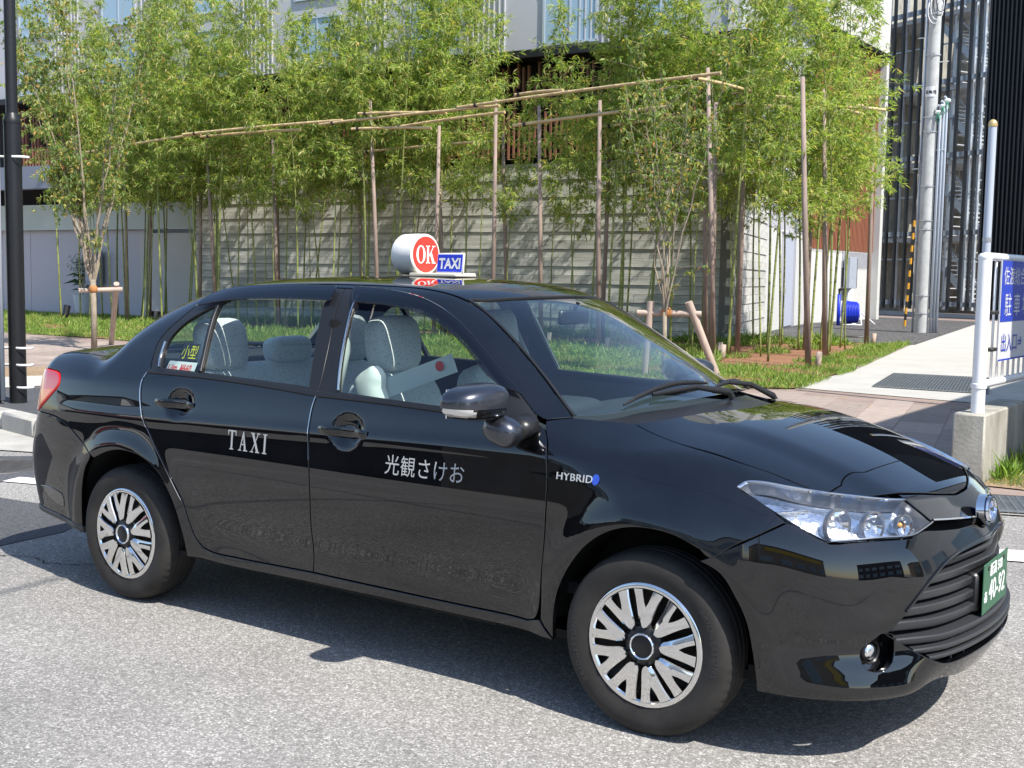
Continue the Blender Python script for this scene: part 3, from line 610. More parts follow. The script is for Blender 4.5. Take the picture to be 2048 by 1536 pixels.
for wi,(cx,sy,st,ph) in enumerate(((1.3,-1,0.02,.10),(-1.3,-1,0,.33),(1.3,1,0.02,.2),(-1.3,1,0,.5))):
    wh=bpy.data.objects.new('wheel',None); COL.objects.link(wh); wh.parent=car; wh.location=(cx,sy*.822,.2985)
    wh.rotation_euler=Matrix(((RZ(st)@(RX(math.pi/2) if sy<0 else RX(-math.pi/2))@RZ(ph)))).to_euler()
    for nm,me in WP[:-1]: link(nm,me,wh)
    for TL_ in TLs: link('tyre_lettering',TL_,wh)
    for k in range(9): link('hubcap_spoke',WP[-1],wh,None,(0,0,k*2*math.pi/9))
# ------------------------------------------------------------ rear, roof, glass
ws=[(.925,-.665),(.734,-.59),(.535,-.528),(.40,-.494),(.325,-.480)]
wt=[(.325,-.480),(.372,-.415),(.425,-.27),(.455,-.13),(.463,0)]
wb=[(.925,-.665),(1.0,-.58),(1.09,-.40),(1.14,-.22),(1.16,0)]
flip=lambda c:[(x,-y) for x,y in c[::-1]]
panel('windshield','T',[wb+flip(wb)[1:],[(x,-y) for x,y in ws],[(x,-y) for x,y in wt]+wt[::-1][1:],ws[::-1]],'glass_front',car,off=-.003,gap=.006,lip=0,rnd=.001,drop=0,grid=.04)
strip('windshield_seal','T',ws,.006,.001,'trim_black'); strip('windshield_seal','T',wt+[(x,-y) for x,y in wt[::-1][1:]],.006,.001,'trim_black',False)
rt=[(-.985,-.48),(-.99,-.47),(-1.02,-.3),(-1.04,0)]
roof_side=[(.325,-.488),(.1,-.492),(-.3,-.497),(-.7,-.497),(-.96,-.489)]
panel('roof','T',[wt+flip(wt)[1:],[(x,-y) for x,y in roof_side],[(-.96,.489),(-1.0,.3),(-1.02,0),(-1.0,-.3),(-.96,-.489)],roof_side[::-1]],'paint',car,grid=.03,gap=.006)
rgs=[(-.96,-.486),(-1.15,-.505),(-1.4,-.54),(-1.62,-.578)]; rgb=[(-1.62,-.578),(-1.70,-.4),(-1.735,-.2),(-1.74,0)]
panel('rear_windscreen','T',[[(-.96,.486),(-1.0,.3),(-1.02,0),(-1.0,-.3),(-.96,-.486)],rgs,rgb+[(x,-y) for x,y in rgb[::-1][1:]],[(x,-y) for x,y in rgs[::-1]]],'glass_side',car,off=-.003,gap=.006,lip=0,rnd=.001,drop=0,grid=.04)
tl_=[(-1.625,-.585),(-1.70,-.61),(-1.80,-.63),(-1.95,-.64),(-2.03,-.64)]; tre=[(-2.03,-.64),(-2.10,-.40),(-2.115,-.2),(-2.12,0)]
panel('boot_lid','T',[rgb[::-1][::-1]+[(x,-y) for x,y in rgb[::-1][1:]],[(x,-y) for x,y in tl_],[(x,-y) for x,y in tre]+tre[::-1][1:],tl_[::-1]],'paint',car,grid=.03)
# boot face, tail lamps, rear bumper (R: angle from the rear, z)
def toR(p): return (math.atan2(-p[1],-(p[0]+1.0)),p[2])
rT=[toR(p) for p in onbody('T',tre)]
tlo=[toR(p) for p in onbody('S',[(-2.0,.74),(-1.946,.722),(-1.875,.700),(-1.845,.66),(-1.838,.60),(-1.912,.492),(-2.02,.372)])]
tli=[tlo[-1],(.46,.80),(.36,.90),(.42,.965),tlo[0]]
tls=panel('tail_light','R',[tlo,[tlo[-1],(.46,.79),(.36,.86)],[(.36,.86),(.40,.955),tlo[0]]],'red_lens',car,off=.004,gap=.005,lip=.02,rnd=.006,drop=.004,both=True,grid=.02)
for s_,t in zip((1,-1),tls):
    me=panel('amber_segment','R',[[(.58,.80),(.655,.80)],[(.655,.80),(.70,.86),(.725,.90)],[(.725,.90),(.64,.885),(.58,.80)]],'orange_lens',t,off=.0055,gap=.004,lip=.003,rnd=.002,drop=.001,grid=.02)
    if s_<0:
        for v in me.data.vertices: v.co.y*=-1
        me.data.flip_normals()
rbt=[toR(p) for p in onbody('S',[(-2.02,.372),(-1.90,.352),(-1.80,.325),(-1.70,.262),(-1.60,.165),(-1.50,.07)])]
rba=[toR(p) for p in onbody('S',[(-1.50,.045),(-1.547,-.06),(-1.600,-.26),(-1.622,-.42),(-1.629,-.56)])]
boot=[(0,.70),(.3,.705),rbt[0]]
panel('boot_face','R',[[(-rT[0][0],rT[0][1]-.006)]+[(-a,b-.006) for a,b in rT[1:]]+[(a,b-.006) for a,b in rT[::-1][1:]],[(rT[0][0],rT[0][1]-.006),tlo[0],(.40,.955),(.36,.86)],[(.36,.86),(.46,.79),tlo[-1]],[tlo[-1],(.3,.705),(-.3,.705),(-tlo[-1][0],tlo[-1][1])],[(-tlo[-1][0],tlo[-1][1]),(-.46,.79),(-.36,.86)],[(-.36,.86),(-.40,.955),(-tlo[0][0],tlo[0][1]),(-rT[0][0],rT[0][1]-.006)]],'paint',car,grid=.03)
rbb=[(rba[-1][0],.275),(.80,.285),(.665,.298),(.5,.300),(.3,.29),(0,.285)]
RB=[[(0,.70),(.3,.70),rbt[0]],rbt,[rbt[-1]]+rba,[(rba[-1][0],rba[-1][1])]+rbb]
panel('rear_bumper','R',RB+[mirF(c) for c in RB[::-1]],'paint',car,grid=.025,lip=.03)
rf=[[(.652,.428),(.70,.432),(.745,.428),(.785,.414)],[(.785,.414),(.792,.385),(.785,.352)],[(.785,.352),(.745,.360),(.70,.378),(.652,.428)]]
panel('rear_reflector','R',rf,'piano_black',car,off=.003,gap=0,lip=.004,rnd=.003,both=True,grid=.02)
strip('bumper_lip','R',[(.60,.315),(.72,.30),(.85,.283),(.92,.275)],.012,.004,'plastic_grey')
shell('inner_tail','R',[[(-.9,.30),(0,.30),(.9,.30)],[(.9,.30),(.85,.6),(.7,.9)],[(.7,.9),(0,.95),(-.7,.9)],[(-.7,.9),(-.85,.6),(-.9,.30)]],-.06)
# ------------------------------------------------------------ front grille, fog lamps, plate
def Fpt(ph,z,off): p=onbody('F',[(ph,z)])[0]; n=grad(p[None])[0]; return p+n*off
def grl(z):   # half width angle of the lower grille at height z
    zs=[.297,.31,.364,.398,.419,.453,.535,.595,.610,.622]; ph=[.33,.38,.477,.524,.554,.517,.432,.334,.301,.117]
    return float(np.interp(z,zs,ph))
for z,hh,dp in ((.597,.020,.05),(.556,.026,.055),(.513,.026,.055),(.470,.026,.055),(.427,.028,.055),(.382,.022,.05),(.352,.016,.05),(.325,.014,.045)):
    G=[]; pm=grl(z)+.012; n=25
    for i in range(n):
        ph=-pm+2*pm*i/(n-1); e=.012
        if z>.4: e=.010+.016*min(1,abs(ph)/.15)
        if z<.37: e=.004
        A=Fpt(ph,z,-e); nrm=grad(onbody('F',[(ph,z)]))[0]; nh=np.array([nrm[0],nrm[1],0]); nh/=np.linalg.norm(nh)
        G.append([A-nh*dp+[0,0,hh/2+.006],A+[0,0,hh/2]-nh*.003,A+[0,0,hh/2-.004],A-nh*.002+[0,0,-hh/2+.004],A-nh*.005+[0,0,-hh/2],A-nh*dp+[0,0,-hh/2+.006]])
    b=B(); b.quadgrid(G); b.obj('grille_slat','plastic_grey',car,True,40)
for ph in (.13,.23,.30,-.13,-.23,-.30):
    A=Fpt(ph,.335,-.025); b=B(); b.box((A[0]-.01,A[1],.338),(.02,.006,.085),RZ(-ph)); b.obj('grille_rib','plastic_grey',car)
b=B(); b.box((2.128,0,.468),(.05,.34,.13),None,.01); b.obj('plate_bracket','trim_black',car,True,40)
pl=B(); pl.box((0,0,0),(.330,.165,.004),None,.0015); R=Matrix(((0,0,1),(1,0,0),(0,1,0)))
plc=Vector((2.166,0,.479)); po=pl.obj('number_plate','plate_green',car,True,30); po.matrix_local=Matrix.Translation(plc)@(Matrix(((0,0,1),(1,0,0),(0,1,0)))).to_4x4()
def plate_text(body,size,x,y,sx=1,bold=.0):
    V,F=text_tris(body,size,.0006,sx,1.0,0,'CENTER'); V=[(a+x,b_+y,c+.0028) for a,b_,c in V]; link('plate_lettering',mesh('plate_lettering',V,F,'white_print'),po)
plate_text('新潟 500',.048,.0,.032,.95,.0015); plate_text('40-92',.098,.022,-.052,.98,.003); plate_text('あ',.045,-.132,-.045,1,.0015)
b=B(); b.tube([(.0,0,.0022),(0,0,.004)],.008,14); 
for x_ in(-.105,.105): link('plate_bolt',b.mesh('plate_bolt','steel_dark'),po,(x_,.062,0))
# emblem
em=bpy.data.objects.new('front_emblem',None); COL.objects.link(em); em.parent=car; pE=Vector((2.140,0,.716)); em.matrix_local=Matrix.Translation(pE)@(RY(-.10)@Matrix(((0,0,1),(1,0,0),(0,1,0)))).to_4x4()
def ell(rx,ry,w_,h_,n=40,cx=0,cy=0,z=0):
    b=B(); G=[]
    for i in range(n+1):
        a=2*math.pi*i/n; G.append([(cx+(rx+dx)*math.cos(a),cy+(ry+dx)*math.sin(a),z+dz) for dx,dz in ((-w_,0),(-w_*.6,h_),(w_*.6,h_),(w_,0))])
    b.quadgrid(G[::-1]); return b
ell(.058,.040,.006,.008).obj('emblem_ring','chrome',em,True,50); ell(.021,.034,.0035,.006,cy=.0).obj('emblem_loop','chrome',em,True,50); ell(.036,.014,.0035,.006,cy=.016).obj('emblem_loop','chrome',em,True,50)
b=B(); b.lathe([(0,.001),(1,.001),(1,-.02)],32); b.V=[(x*.055,y*.038,z) for x,y,z in b.V]; b.obj('emblem_disc','badge_blue',em,True,30)
b=B(); b.lathe([(0,-.004),(1,-.004),(1.02,-.03)],32); b.V=[(x*.068,y*.050,z) for x,y,z in b.V]; b.obj('emblem_base','chrome',em,True,30)
# fog lamps in their pockets
for sg in(1,-1):
    p=Fpt(.585,.362,-.022); b=B(); R=faceR((.93,-.37*sg,0)); cc=(p[0],p[1]*sg,p[2])
    b.lathe([(0,.006),(.012,.005),(.022,.001),(.028,-.006),(.030,-.03)],28,R,cc); fo=b.obj('fog_lamp','lamp_chrome',car,True,50)
    b=B(); b.lathe([(.030,-.002),(.034,.003),(.038,.0),(.040,-.03)],28,R,cc); b.obj('fog_bezel','trim_black',fo,True,50)
    me=panel('fog_pocket','F',fogh,'piano_black',fo,off=-.055,gap=0,lip=0,rnd=.001,drop=0,grid=.02)
    if sg<0:
        for v in me.data.vertices: v.co.y*=-1
        me.data.flip_normals()
# ------------------------------------------------------------ cowl, wipers
cw=[[(1.10,-.575),(1.165,-.48),(1.245,-.30),(1.30,-.16),(1.317,0),(1.30,.16),(1.245,.30),(1.165,.48),(1.10,.575)],[(1.10,.575),(.93,.665)],[(.93,.665),(1.0,.58),(1.09,.40),(1.14,.22),(1.16,0),(1.14,-.22),(1.09,-.40),(1.0,-.58),(.93,-.665)],[(.93,-.665),(1.10,-.575)]]
panel('cowl','T',cw,'trim_black',car,off=-.022,gap=.002,lip=.0,rnd=.002,grid=.03)
def Tpt(x,y,o): p=onbody('T',[(x,y)])[0]; n=grad(p[None])[0]; return p+n*o
for x0,y0,x1,y1,bx0,by0,bx1,by1 in ((1.185,.05,1.055,-.36,1.085,.02,1.02,-.50),(1.17,.52,1.09,.12,1.05,.50,1.12,.02)):
    wp=bpy.data.objects.new('wiper',None); COL.objects.link(wp); wp.parent=car
    b=B(); b.tube([Tpt(x0,y0,-.01),Tpt(x0-.01,y0-.02,.012),Tpt((x0+x1)/2,(y0+y1)/2,.030),Tpt(x1,y1,.016)],[(.010,.016),(.009,.014),(.005,.010),(.004,.008)],8); b.obj('wiper_arm','trim_black',wp,True,50)
    b=B(); L_=[Tpt(bx0+(bx1-bx0)*t,by0+(by1-by0)*t,.008+.012*math.sin(math.pi*t)) for t in (0,.15,.35,.5,.65,.85,1)]; b.tube(L_,[(.004,.005),(.007,.009),(.008,.010),(.009,.011),(.008,.010),(.007,.009),(.003,.004)],8); b.obj('wiper_blade','trim_black',wp,True,50)
# ------------------------------------------------------------ door handles in their cups, mirrors
for hx,hz,hl in ((-.975,.900,.125),(.0,.868,.125)):
    for sg in(1,-1):
        p=onbody('Y',[(hx,hz)])[0]; hd=bpy.data.objects.new('door_handle',None); COL.objects.link(hd); hd.parent=car
        y0=p[1]; b=B(); n=14; G=[]
        for i in range(n+1):
            t=i/n; s_=math.sin(math.pi*t)**.45; xx=hx-hl+2*hl*t; py=onbody('Y',[(xx,hz)])[0][1]
            yy=min(py,y0)-.004-.018*s_; hh=.013+.006*s_*(1 if t<.8 else .6)
            G.append([np.array([xx,yy+.012*(0.2+s_),hz+hh*.9]),np.array([xx,yy+.004,hz+hh]),np.array([xx,yy,hz+hh*.4]),np.array([xx,yy+.001,hz-hh*.5]),np.array([xx,yy+.006,hz-hh]),np.array([xx,yy+.012*(.2+s_),hz-hh*.9])])
        G=[[v*(1,sg,1) for v in r] for r in G]; b.quadgrid(G if sg<0 else G[::-1]); b.obj('handle_bar','paint',hd,True,60)
for sg in(1,-1):
    # near one opened, far one folded back against the window
    mr=bpy.data.objects.new('side_mirror',None); COL.objects.link(mr); mr.parent=car; mr.location=(.735,-.985,1.045) if sg>0 else (.56,.93,1.035); mr.rotation_euler=(0,0,0 if sg>0 else -.9)
    def tf(v):
        x,y,z=v; t=(y+.125)/.25; k=1-.28*(1-t)**2; return (x*(1 if x>0 else .55)-.025*(1-t)**1.5,y,z*k*(1 if z>0 else .92))
    V,F=superell((0,0,0),(.18,.25,.135),.66,26,None,tf); V=[Vector((v[0],v[1]*sg,v[2])) for v in V]; F=F if sg>0 else [t[::-1] for t in F]
    cz=lambda t:sum(V[i].z for i in t)/len(t); cy=lambda t:sum(V[i].y for i in t)/len(t)*sg; cx=lambda t:sum(V[i].x for i in t)/len(t)
    cap=[t for t in F if cz(t)>-.012]; low=[t for t in F if cz(t)<=-.012 and cz(t)>-.046]; bot=[t for t in F if cz(t)<=-.046]; lens=[t for t in F if -.040<cz(t)<=-.010 and cy(t)<-.062-.9*(cz(t)+.040) and cx(t)>-.04]
    def sub(FF,sc_): used=sorted({i for t in FF for i in t}); mp={i:k for k,i in enumerate(used)}; return [V[i]*sc_ for i in used],[tuple(mp[i] for i in t) for t in FF]
    for nm,FF,m2,k_ in (('mirror_cap',cap,'mirror_paint',1.0),('mirror_band',low,'piano_black',.965),('mirror_lower_shell',bot,'plastic_grey',1.0),('turn_indicator',lens,'indicator_lens',1.0)):
        a_,b_=sub(FF,k_); link(nm,mesh(nm,a_,b_,m2,True),mr)
    b=B(); b.box((-.045,0,0),(.004,.19,.095),None,.001); b.obj('mirror_face','mirror_glass',mr)
    if sg>0:
        V2,F2=superell((0,0,0),(.140,.11,.100),.8,16,RY(.35)); link('mirror_arm',mesh('mirror_arm',[(v[0]+.055,v[1]+.085,v[2]-.095) for v in V2],F2,'mirror_paint',True),mr)
        b=B(); b.tube([(.06,.13,-.10),(.075,.21,-.085)],(.055,.04),14); b.obj('mirror_mount','trim_black',mr,True)
    else:
        b=B(); b.tube([(.08,-.02,-.06),(.10,-.10,-.10)],(.04,.03),12); b.obj('mirror_arm','trim_black',mr,True)
# ------------------------------------------------------------ lettering on the doors
def decal(name,V,F,x0,z0,m,off=.0012,slope=0,th=0):
    q=[(x0+v[0],z0+v[1]+slope*v[0]) for v in V]; P3=onbody('Y',q); N3=grad(P3); P3=P3+N3*(off+np.array([v[2] for v in V])[:,None]); 
    o=link(name,mesh(name,P3,F,m),car); return o
def subdiv(V,F):
    b=bmesh.new(); 
    vs=[b.verts.new(v) for v in V]
    for t in F:
        try: b.faces.new([vs[i] for i in t])
        except ValueError: pass
    bmesh.ops.triangulate(b,faces=b.faces[:]); V=[tuple(v.co) for v in b.verts]; F=[tuple(v.index for v in t.verts) for t in b.faces]; b.verts.index_update(); b.faces.ensure_lookup_table(); F=[tuple(v.index for v in t.verts) for t in b.faces]; b.free(); return V,F
import bmesh
V,F=serif_text('TAXI',.078,.72,.20); decal('door_lettering',*subdiv(V,F),-.620,.745,'silver_print')
V,F=text_tris('光観さけお',.078,0,.92,1.05,0); decal('door_lettering',*subdiv(V,F),.222,.742,'silver_print')
V,F=text_tris('HYBRID',.034,.0015,1.12,1.08,0); decal('fender_badge',V,F,.962,.798,'badge_chrome',.003)
V,F=text_tris('h',.034,.002,1,1,.003); b=B(); b.prism([(.013*math.cos(a)+1.112,.017*math.sin(a)+.810) for a in np.linspace(0,2*math.pi,24)[:-1]],0,.002); decal('fender_badge',b.V,b.F,0,0,'badge_blue',.002)
# window stickers on the quarter glass
def Sdec(name,V,F,x0,z0,m,off): return decal(name,V,F,x0,z0,m,off)
b=B(); b.prism([(-1.062,1.085),(-.95,1.085),(-.95,1.155),(-1.062,1.155)],0,.0003); o=decal('window_sticker',b.V,b.F,0,0,'sticker_black',-.014)
V,F=text_tris('小型',.062,0,.88,.95,0); decal('sticker_lettering',V,F,-1.058,1.096,'sticker_yellow',-.0125)
b=B(); b.prism([(-1.118,1.012),(-.93,1.012),(-.93,1.080),(-1.118,1.080)],0,.0003); decal('window_sticker',b.V,b.F,0,0,'paper',-.016)
V,F=text_tris('¥660',.040,0,.9,1,.001); decal('sticker_lettering',V,F,-1.028,1.040,'sign_red',-.0135); V,F=text_tris('1.1km',.030,0,.9,1,.001); decal('sticker_lettering',V,F,-1.112,1.044,'sign_red',-.0135)
# ------------------------------------------------------------ cabin
b=B(); b.box((-.3,0,.40),(2.6,1.40,.04)); b.box((-1.55,0,.88),(.60,1.30,.05)); b.box((-1.22,0,.62),(.06,1.38,.5)); b.obj('cabin_floor','carpet',car)
b=B(); b.box((-1.46,0,1.045),(.48,1.18,.02),None,.006); b.obj('parcel_shelf','carpet',car)
V,F=superell((0,0,0),(.72,1.30,.34),.45,14); link('dashboard',mesh('dashboard',[(v[0]+.86,v[1],v[2]+.80) for v in V],F,'dash',True),car)
V,F=superell((0,0,0),(.26,.40,.16),.5,12); link('instrument_hood',mesh('instrument_hood',[(v[0]+.66,v[1]-.36,v[2]+.93) for v in V],F,'dash',True),car)
b=B(); Rm=Matrix.Translation((.43,-.36,.90)).to_3x3(); q=RY(-1.15); G=[]
for i in range(37):
    a=2*math.pi*i/36; G.append([q@Vector(((.185+.014*math.cos(t))*math.cos(a),(.185+.014*math.cos(t))*math.sin(a),.014*math.sin(t)))+Vector((.43,-.36,.91)) for t in np.linspace(0,2*math.pi,9)])
b.quadgrid(G); b.box((.44,-.36,.91),(.05,.14,.12),q,.02); b.box((.43,-.36,.91),(.02,.36,.03),q,.005); b.tube([(.45,-.36,.90),(.66,-.36,.80)],.03,10); b.obj('steering_wheel','trim_black',car,True,50)
def seat(x,y,hr_z,name='front_seat'):
    s=bpy.data.objects.new(name,None); COL.objects.link(s); s.parent=car
    def bk(v): return v
    V,F=superell((0,0,0),(.17,.50,.62),.45,14,RY(-.30)); link('seat_back',mesh('seat_back',[(v[0]+x-.02,v[1]+y,v[2]+.76) for v in V],F,'seat_cover',True),s)
    V,F=superell((0,0,0),(.52,.52,.18),.45,12,RY(-.08)); link('seat_cushion',mesh('seat_cushion',[(v[0]+x+.28,v[1]+y,v[2]+.52) for v in V],F,'seat_cover',True),s)
    V,F=superell((0,0,0),(.13,.27,.235),.55,14,RY(-.12)); link('headrest',mesh('headrest',[(v[0]+x-.09,v[1]+y,v[2]+hr_z) for v in V],F,'seat_cover',True),s)
    b=B()
    for d in(-.06,.06): b.tube([(x-.10,y+d,1.0),(x-.09,y+d,hr_z-.06)],.006,6)
    b.obj('headrest_post','chrome',s); return s
seat(-.06,-.36,1.175); seat(-.06,.36,1.19)
s=bpy.data.objects.new('rear_seat',None); COL.objects.link(s); s.parent=car
V,F=superell((0,0,0),(.18,1.28,.62),.4,14,RY(-.38)); link('seat_back',mesh('seat_back',[(v[0]-1.06,v[1],v[2]+.74) for v in V],F,'seat_cover',True),s)
V,F=superell((0,0,0),(.52,1.28,.18),.4,12); link('seat_cushion',mesh('seat_cushion',[(v[0]-.80,v[1],v[2]+.5) for v in V],F,'seat_cover',True),s)
for yy,zz,hh in((-.42,1.13,.24),(.42,1.13,.24),(0,1.09,.13)):
    V,F=superell((0,0,0),(.12,.27,hh),.55,14,RY(-.15)); link('headrest',mesh('headrest',[(v[0]-1.13,v[1]+yy,v[2]+zz) for v in V],F,'seat_cover',True),s)
b=B()
for sg in(-1,1): b.tube([(-.20,sg*.66,1.28),(-.19,sg*.68,1.0),(-.12,sg*.64,.6)],(.004,.024),6)
b.obj('seat_belt','gap_black',car)
b=B()
for sg in(-1,1):
    b.tube([(-.23,sg*.555,1.33),(-.19,sg*.62,1.15),(-.16,sg*.70,1.0)],(.03,.012),8)
b.obj('pillar_lining','trim_beige',car,True)
b=B(); b.box((.10,-.50,1.065),(.34,.012,.075),RZ(.15)@RY(-.36)); tag(b.obj('clipboard_card','paper'),'white card with a small red mark lying against the driver seat of the taxi','card')
V,F=superell((-.085,-.57,.985),(.14,.10,.22),.8,12); o=link('towel',mesh('towel',[(v[0]+.01*math.sin(60*v[2]),v[1],v[2]+.008*math.sin(70*v[0])) for v in V],F,'towel',True)); tag(o,'crumpled white towel hanging behind the driver window of the taxi','towel')
b=B(); b.lathe([(0,.0),(.020,.0),(.020,.0015)],18,None,(0,0,0)); o=link('card_mark',b.mesh('card_mark','sign_red'),None); o.parent=bpy.data.objects['clipboard_card']; o.matrix_local=Matrix.Translation((.20,-.495,1.11))@RX(math.pi/2).to_4x4()
# interior mirror and box on the windscreen
b=B(); b.box((.50,0,1.30),(.02,.22,.06),RY(.1),.008); b.tube([(.50,0,1.32),(.52,0,1.36)],.008,6); b.obj('rear_view_mirror','trim_black',car,True,40)
b=B(); b.box((.84,.46,1.015),(.07,.13,.085),RZ(.2),.006); b.obj('dash_meter','plastic_grey',car,True,40)
b=B(); b.box((.80,.56,1.03),(.02,.08,.04),RZ(.2),.004); b.obj('dash_display','badge_blue',car)
# ------------------------------------------------------------ roof sign (lifts off: its own thing)
sg_=thing('roof_sign','white round OK roof lamp with a small blue TAXI board on the taxi roof','roof sign',(-.24,0,1.4525))
b=B(); b.box((.06,0,.009),(.26,.15,.018),None,.005); b.obj('sign_base','cream',sg_,True,40)
a_=math.radians(-38)   # drum axis swung towards the near side
ax=Vector((1,-.12,0)).normalized(); R=ax.to_track_quat('Z','Y').to_matrix(); cc=(-.085,.0,.098)
b=B(); b.lathe([(0,-.085),(.070,-.085),(.084,-.078),(.090,-.066),(.0915,0),(.090,.052),(.084,.057)],56,R,cc); dr=b.obj('sign_drum','sign_white',sg_,True,45)
b=B(); b.lathe([(0,.0565),(.085,.0565),(.086,.054)],56,R,cc); b.obj('drum_face','sign_white',dr,True,30)
b=B(); b.lathe([(0,.0575),(.079,.0575),(.079,.0565)],56,R,cc); b.obj('red_disc','sign_red',dr)
V,F=serif_text('OK',.078,.78,.03); w_=max(v[0] for v in V); u=Vector((0,0,1)).cross(ax).normalized()
V=[Vector(cc)+ax*.0590+u*(v[0]-w_/2)+Vector((0,0,1))*(v[1]-.039) for v in V]; link('sign_lettering',mesh('sign_lettering',V,F,'white_print'),dr)
b=B(); b.box((.125,-.025,.060),(.145,.012,.088),None,.003); b.V=[(x+.10*(z-.060),y,z) for x,y,z in b.V]; bd=b.obj('sign_board','sign_white',sg_,True,40)
b=B(); b.box((.125,-.0325,.060),(.133,.003,.074)); b.V=[(x+.10*(z-.060),y,z) for x,y,z in b.V]; b.obj('board_face','sign_blue',bd)
V,F=text_tris('TAXI',.062,0,.86,1.0,.0022); link('sign_lettering',mesh('sign_lettering',[(v[0]+.068+.10*(v[1]-.02),-.0352,.038+v[1]) for v in V],F,'white_print'),bd)
for t in bpy.data.objects:
    pass
an=thing('roof_aerial','thin black whip aerial on the roof of the taxi beside the OK lamp','aerial',(-.62,.32,1.445)); b=B(); b.tube([(0,0,0),(0,0,.03)],.008,8); b.obj('aerial_base','trim_black',an); b=B(); b.tube([(0,0,.03),(.01,0,.40)],[.0016,.0008],6); b.obj('aerial_whip','steel_dark',an)
b=B(); b.tube([(-.335,-.50,1.418),(-.345,-.42,1.437),(-.33,-.3,1.452),(-.32,-.2,1.459),(-.29,-.09,1.463)],.0032,6); b.obj('sign_cable','trim_black',sg_,True); bpy.data.objects['sign_cable'].matrix_parent_inverse=Matrix.Translation((.24,0,-1.462))
# ================================================================ ground
def nodes_of(m): return m.node_tree.nodes,m.node_tree.links.new
def asphalt(name,dark,light,scale=95,spk=.5,big=.12):
    m=mat(name,(.1,.1,.1),.85,spec=.35); n,L=nodes_of(m); b=n['Principled BSDF']
    tc=n.new('ShaderNodeTexCoord')
    v=n.new('ShaderNodeTexVoronoi'); v.inputs['Scale'].default_value=scale; L(tc.outputs['Object'],v.inputs[0])
    r=n.new('ShaderNodeValToRGB'); e=r.color_ramp.elements; e[0].position=.0; e[0].color=(*dark,1); e[1].position=1; e[1].color=(*light,1)
    
    for p_,k_ in ((.25,.22),(.72,.34),(.90,.80)): e2=e.new(p_); e2.color=(*[a*(1-k_)+c*k_ for a,c in zip(dark,light)],1)
    hs_=n.new('ShaderNodeSeparateColor'); L(v.outputs['Color'],hs_.inputs[0]); L(hs_.outputs[0],r.inputs[0])
    nz=n.new('ShaderNodeTexNoise'); nz.inputs['Scale'].default_value=.55; nz.inputs['Detail'].default_value=9; nz.inputs['Roughness'].default_value=.65; L(tc.outputs['Object'],nz.inputs[0])
    mr=n.new('ShaderNodeMapRange'); mr.inputs['From Min'].default_value=.3; mr.inputs['From Max'].default_value=.7; mr.inputs['To Min'].default_value=1-big; mr.inputs['To Max'].default_value=1+big; L(nz.outputs[0],mr.inputs[0])
    n3=n.new('ShaderNodeTexNoise'); n3.inputs['Scale'].default_value=38; n3.inputs['Detail'].default_value=4; L(tc.outputs['Object'],n3.inputs[0])
    mr3=n.new('ShaderNodeMapRange'); mr3.inputs['From Min'].default_value=.35; mr3.inputs['From Max'].default_value=.65; mr3.inputs['To Min'].default_value=.86; mr3.inputs['To Max'].default_value=1.12; L(n3.outputs[0],mr3.inputs[0])
    mu=n.new('ShaderNodeMath'); mu.operation='MULTIPLY'; L(mr.outputs[0],mu.inputs[0]); L(mr3.outputs[0],mu.inputs[1])
    vm=n.new('ShaderNodeVectorMath'); vm.operation='SCALE'; L(r.outputs[0],vm.inputs[0]); L(mu.outputs[0],vm.inputs['Scale']); L(vm.outputs[0],b.inputs['Base Color'])
    bp=n.new('ShaderNodeBump'); bp.inputs['Strength'].default_value=.55; bp.inputs['Distance'].default_value=.004; L(v.outputs['Distance'],bp.inputs['Height']); bp.invert=True; L(bp.outputs[0],b.inputs['Normal'])
    return m
asphalt('asphalt',(.15,.143,.134),(.455,.438,.412),160,big=.20)
asphalt('asphalt_patch',(.055,.056,.062),(.125,.125,.13),150,big=.2)
asphalt('gravel_dark',(.02,.02,.022),(.20,.195,.19),26)
asphalt('soil',(.18,.085,.045),(.36,.19,.11),55,big=.25)
asphalt('verge_soil',(.20,.14,.09),(.42,.30,.18),60,big=.25)
mat('concrete_path',(.42,.405,.37),.85,noise=(1.3,.10,8),bump=(60,.25,.003)); mat('concrete_kerb',(.36,.345,.31),.85,noise=(3,.22,8),bump=(50,.4,.004))
mat('concrete_old',(.32,.305,.26),.9,noise=(5,.38,9,(1,1,.35)),bump=(40,.5,.006)); mat('road_paint',(.74,.73,.69),.7,noise=(14,.16,6),bump=(120,.3,.002))
mat('paver',(.31,.25,.215),.8,noise=(6,.16,7),bump=(70,.3,.002),rand=.17); mat('paver_base',(.26,.195,.165),.9,noise=(2,.2,6)); mat('joint',(.12,.10,.09),.95)
mat('galv_grate',(.32,.345,.36),.4,.7,noise=(20,.2,4)); mat('manhole_iron',(.10,.095,.09),.55,.5,noise=(12,.3,4))
mat('board_wall',(.46,.455,.41),.88,noise=(3.2,.34,9,(.35,1,3.5)),bump=(26,.55,.006),rand=.13); mat('stone_wall',(.46,.45,.41),.9,noise=(6,.25,8),bump=(18,.8,.015),rand=.12)
mat('wall_core',(.16,.155,.14),.9); mat('white_wall',(.52,.515,.49),.75,noise=(1,.05,4)); mat('door_grey',(.40,.43,.50),.5); mat('panel_grey',(.44,.44,.47),.5,rand=.04); mat('panel_rib',(.46,.46,.49),.45)
mat('slat_brown',(.20,.085,.055),.6,noise=(8,.18,4,(1,1,.2)),rand=.14); mat('slat_red',(.33,.125,.07),.6,rand=.10); mat('dark_void',(.006,.006,.007),.8); mat('soffit_black',(.010,.010,.012),.5)
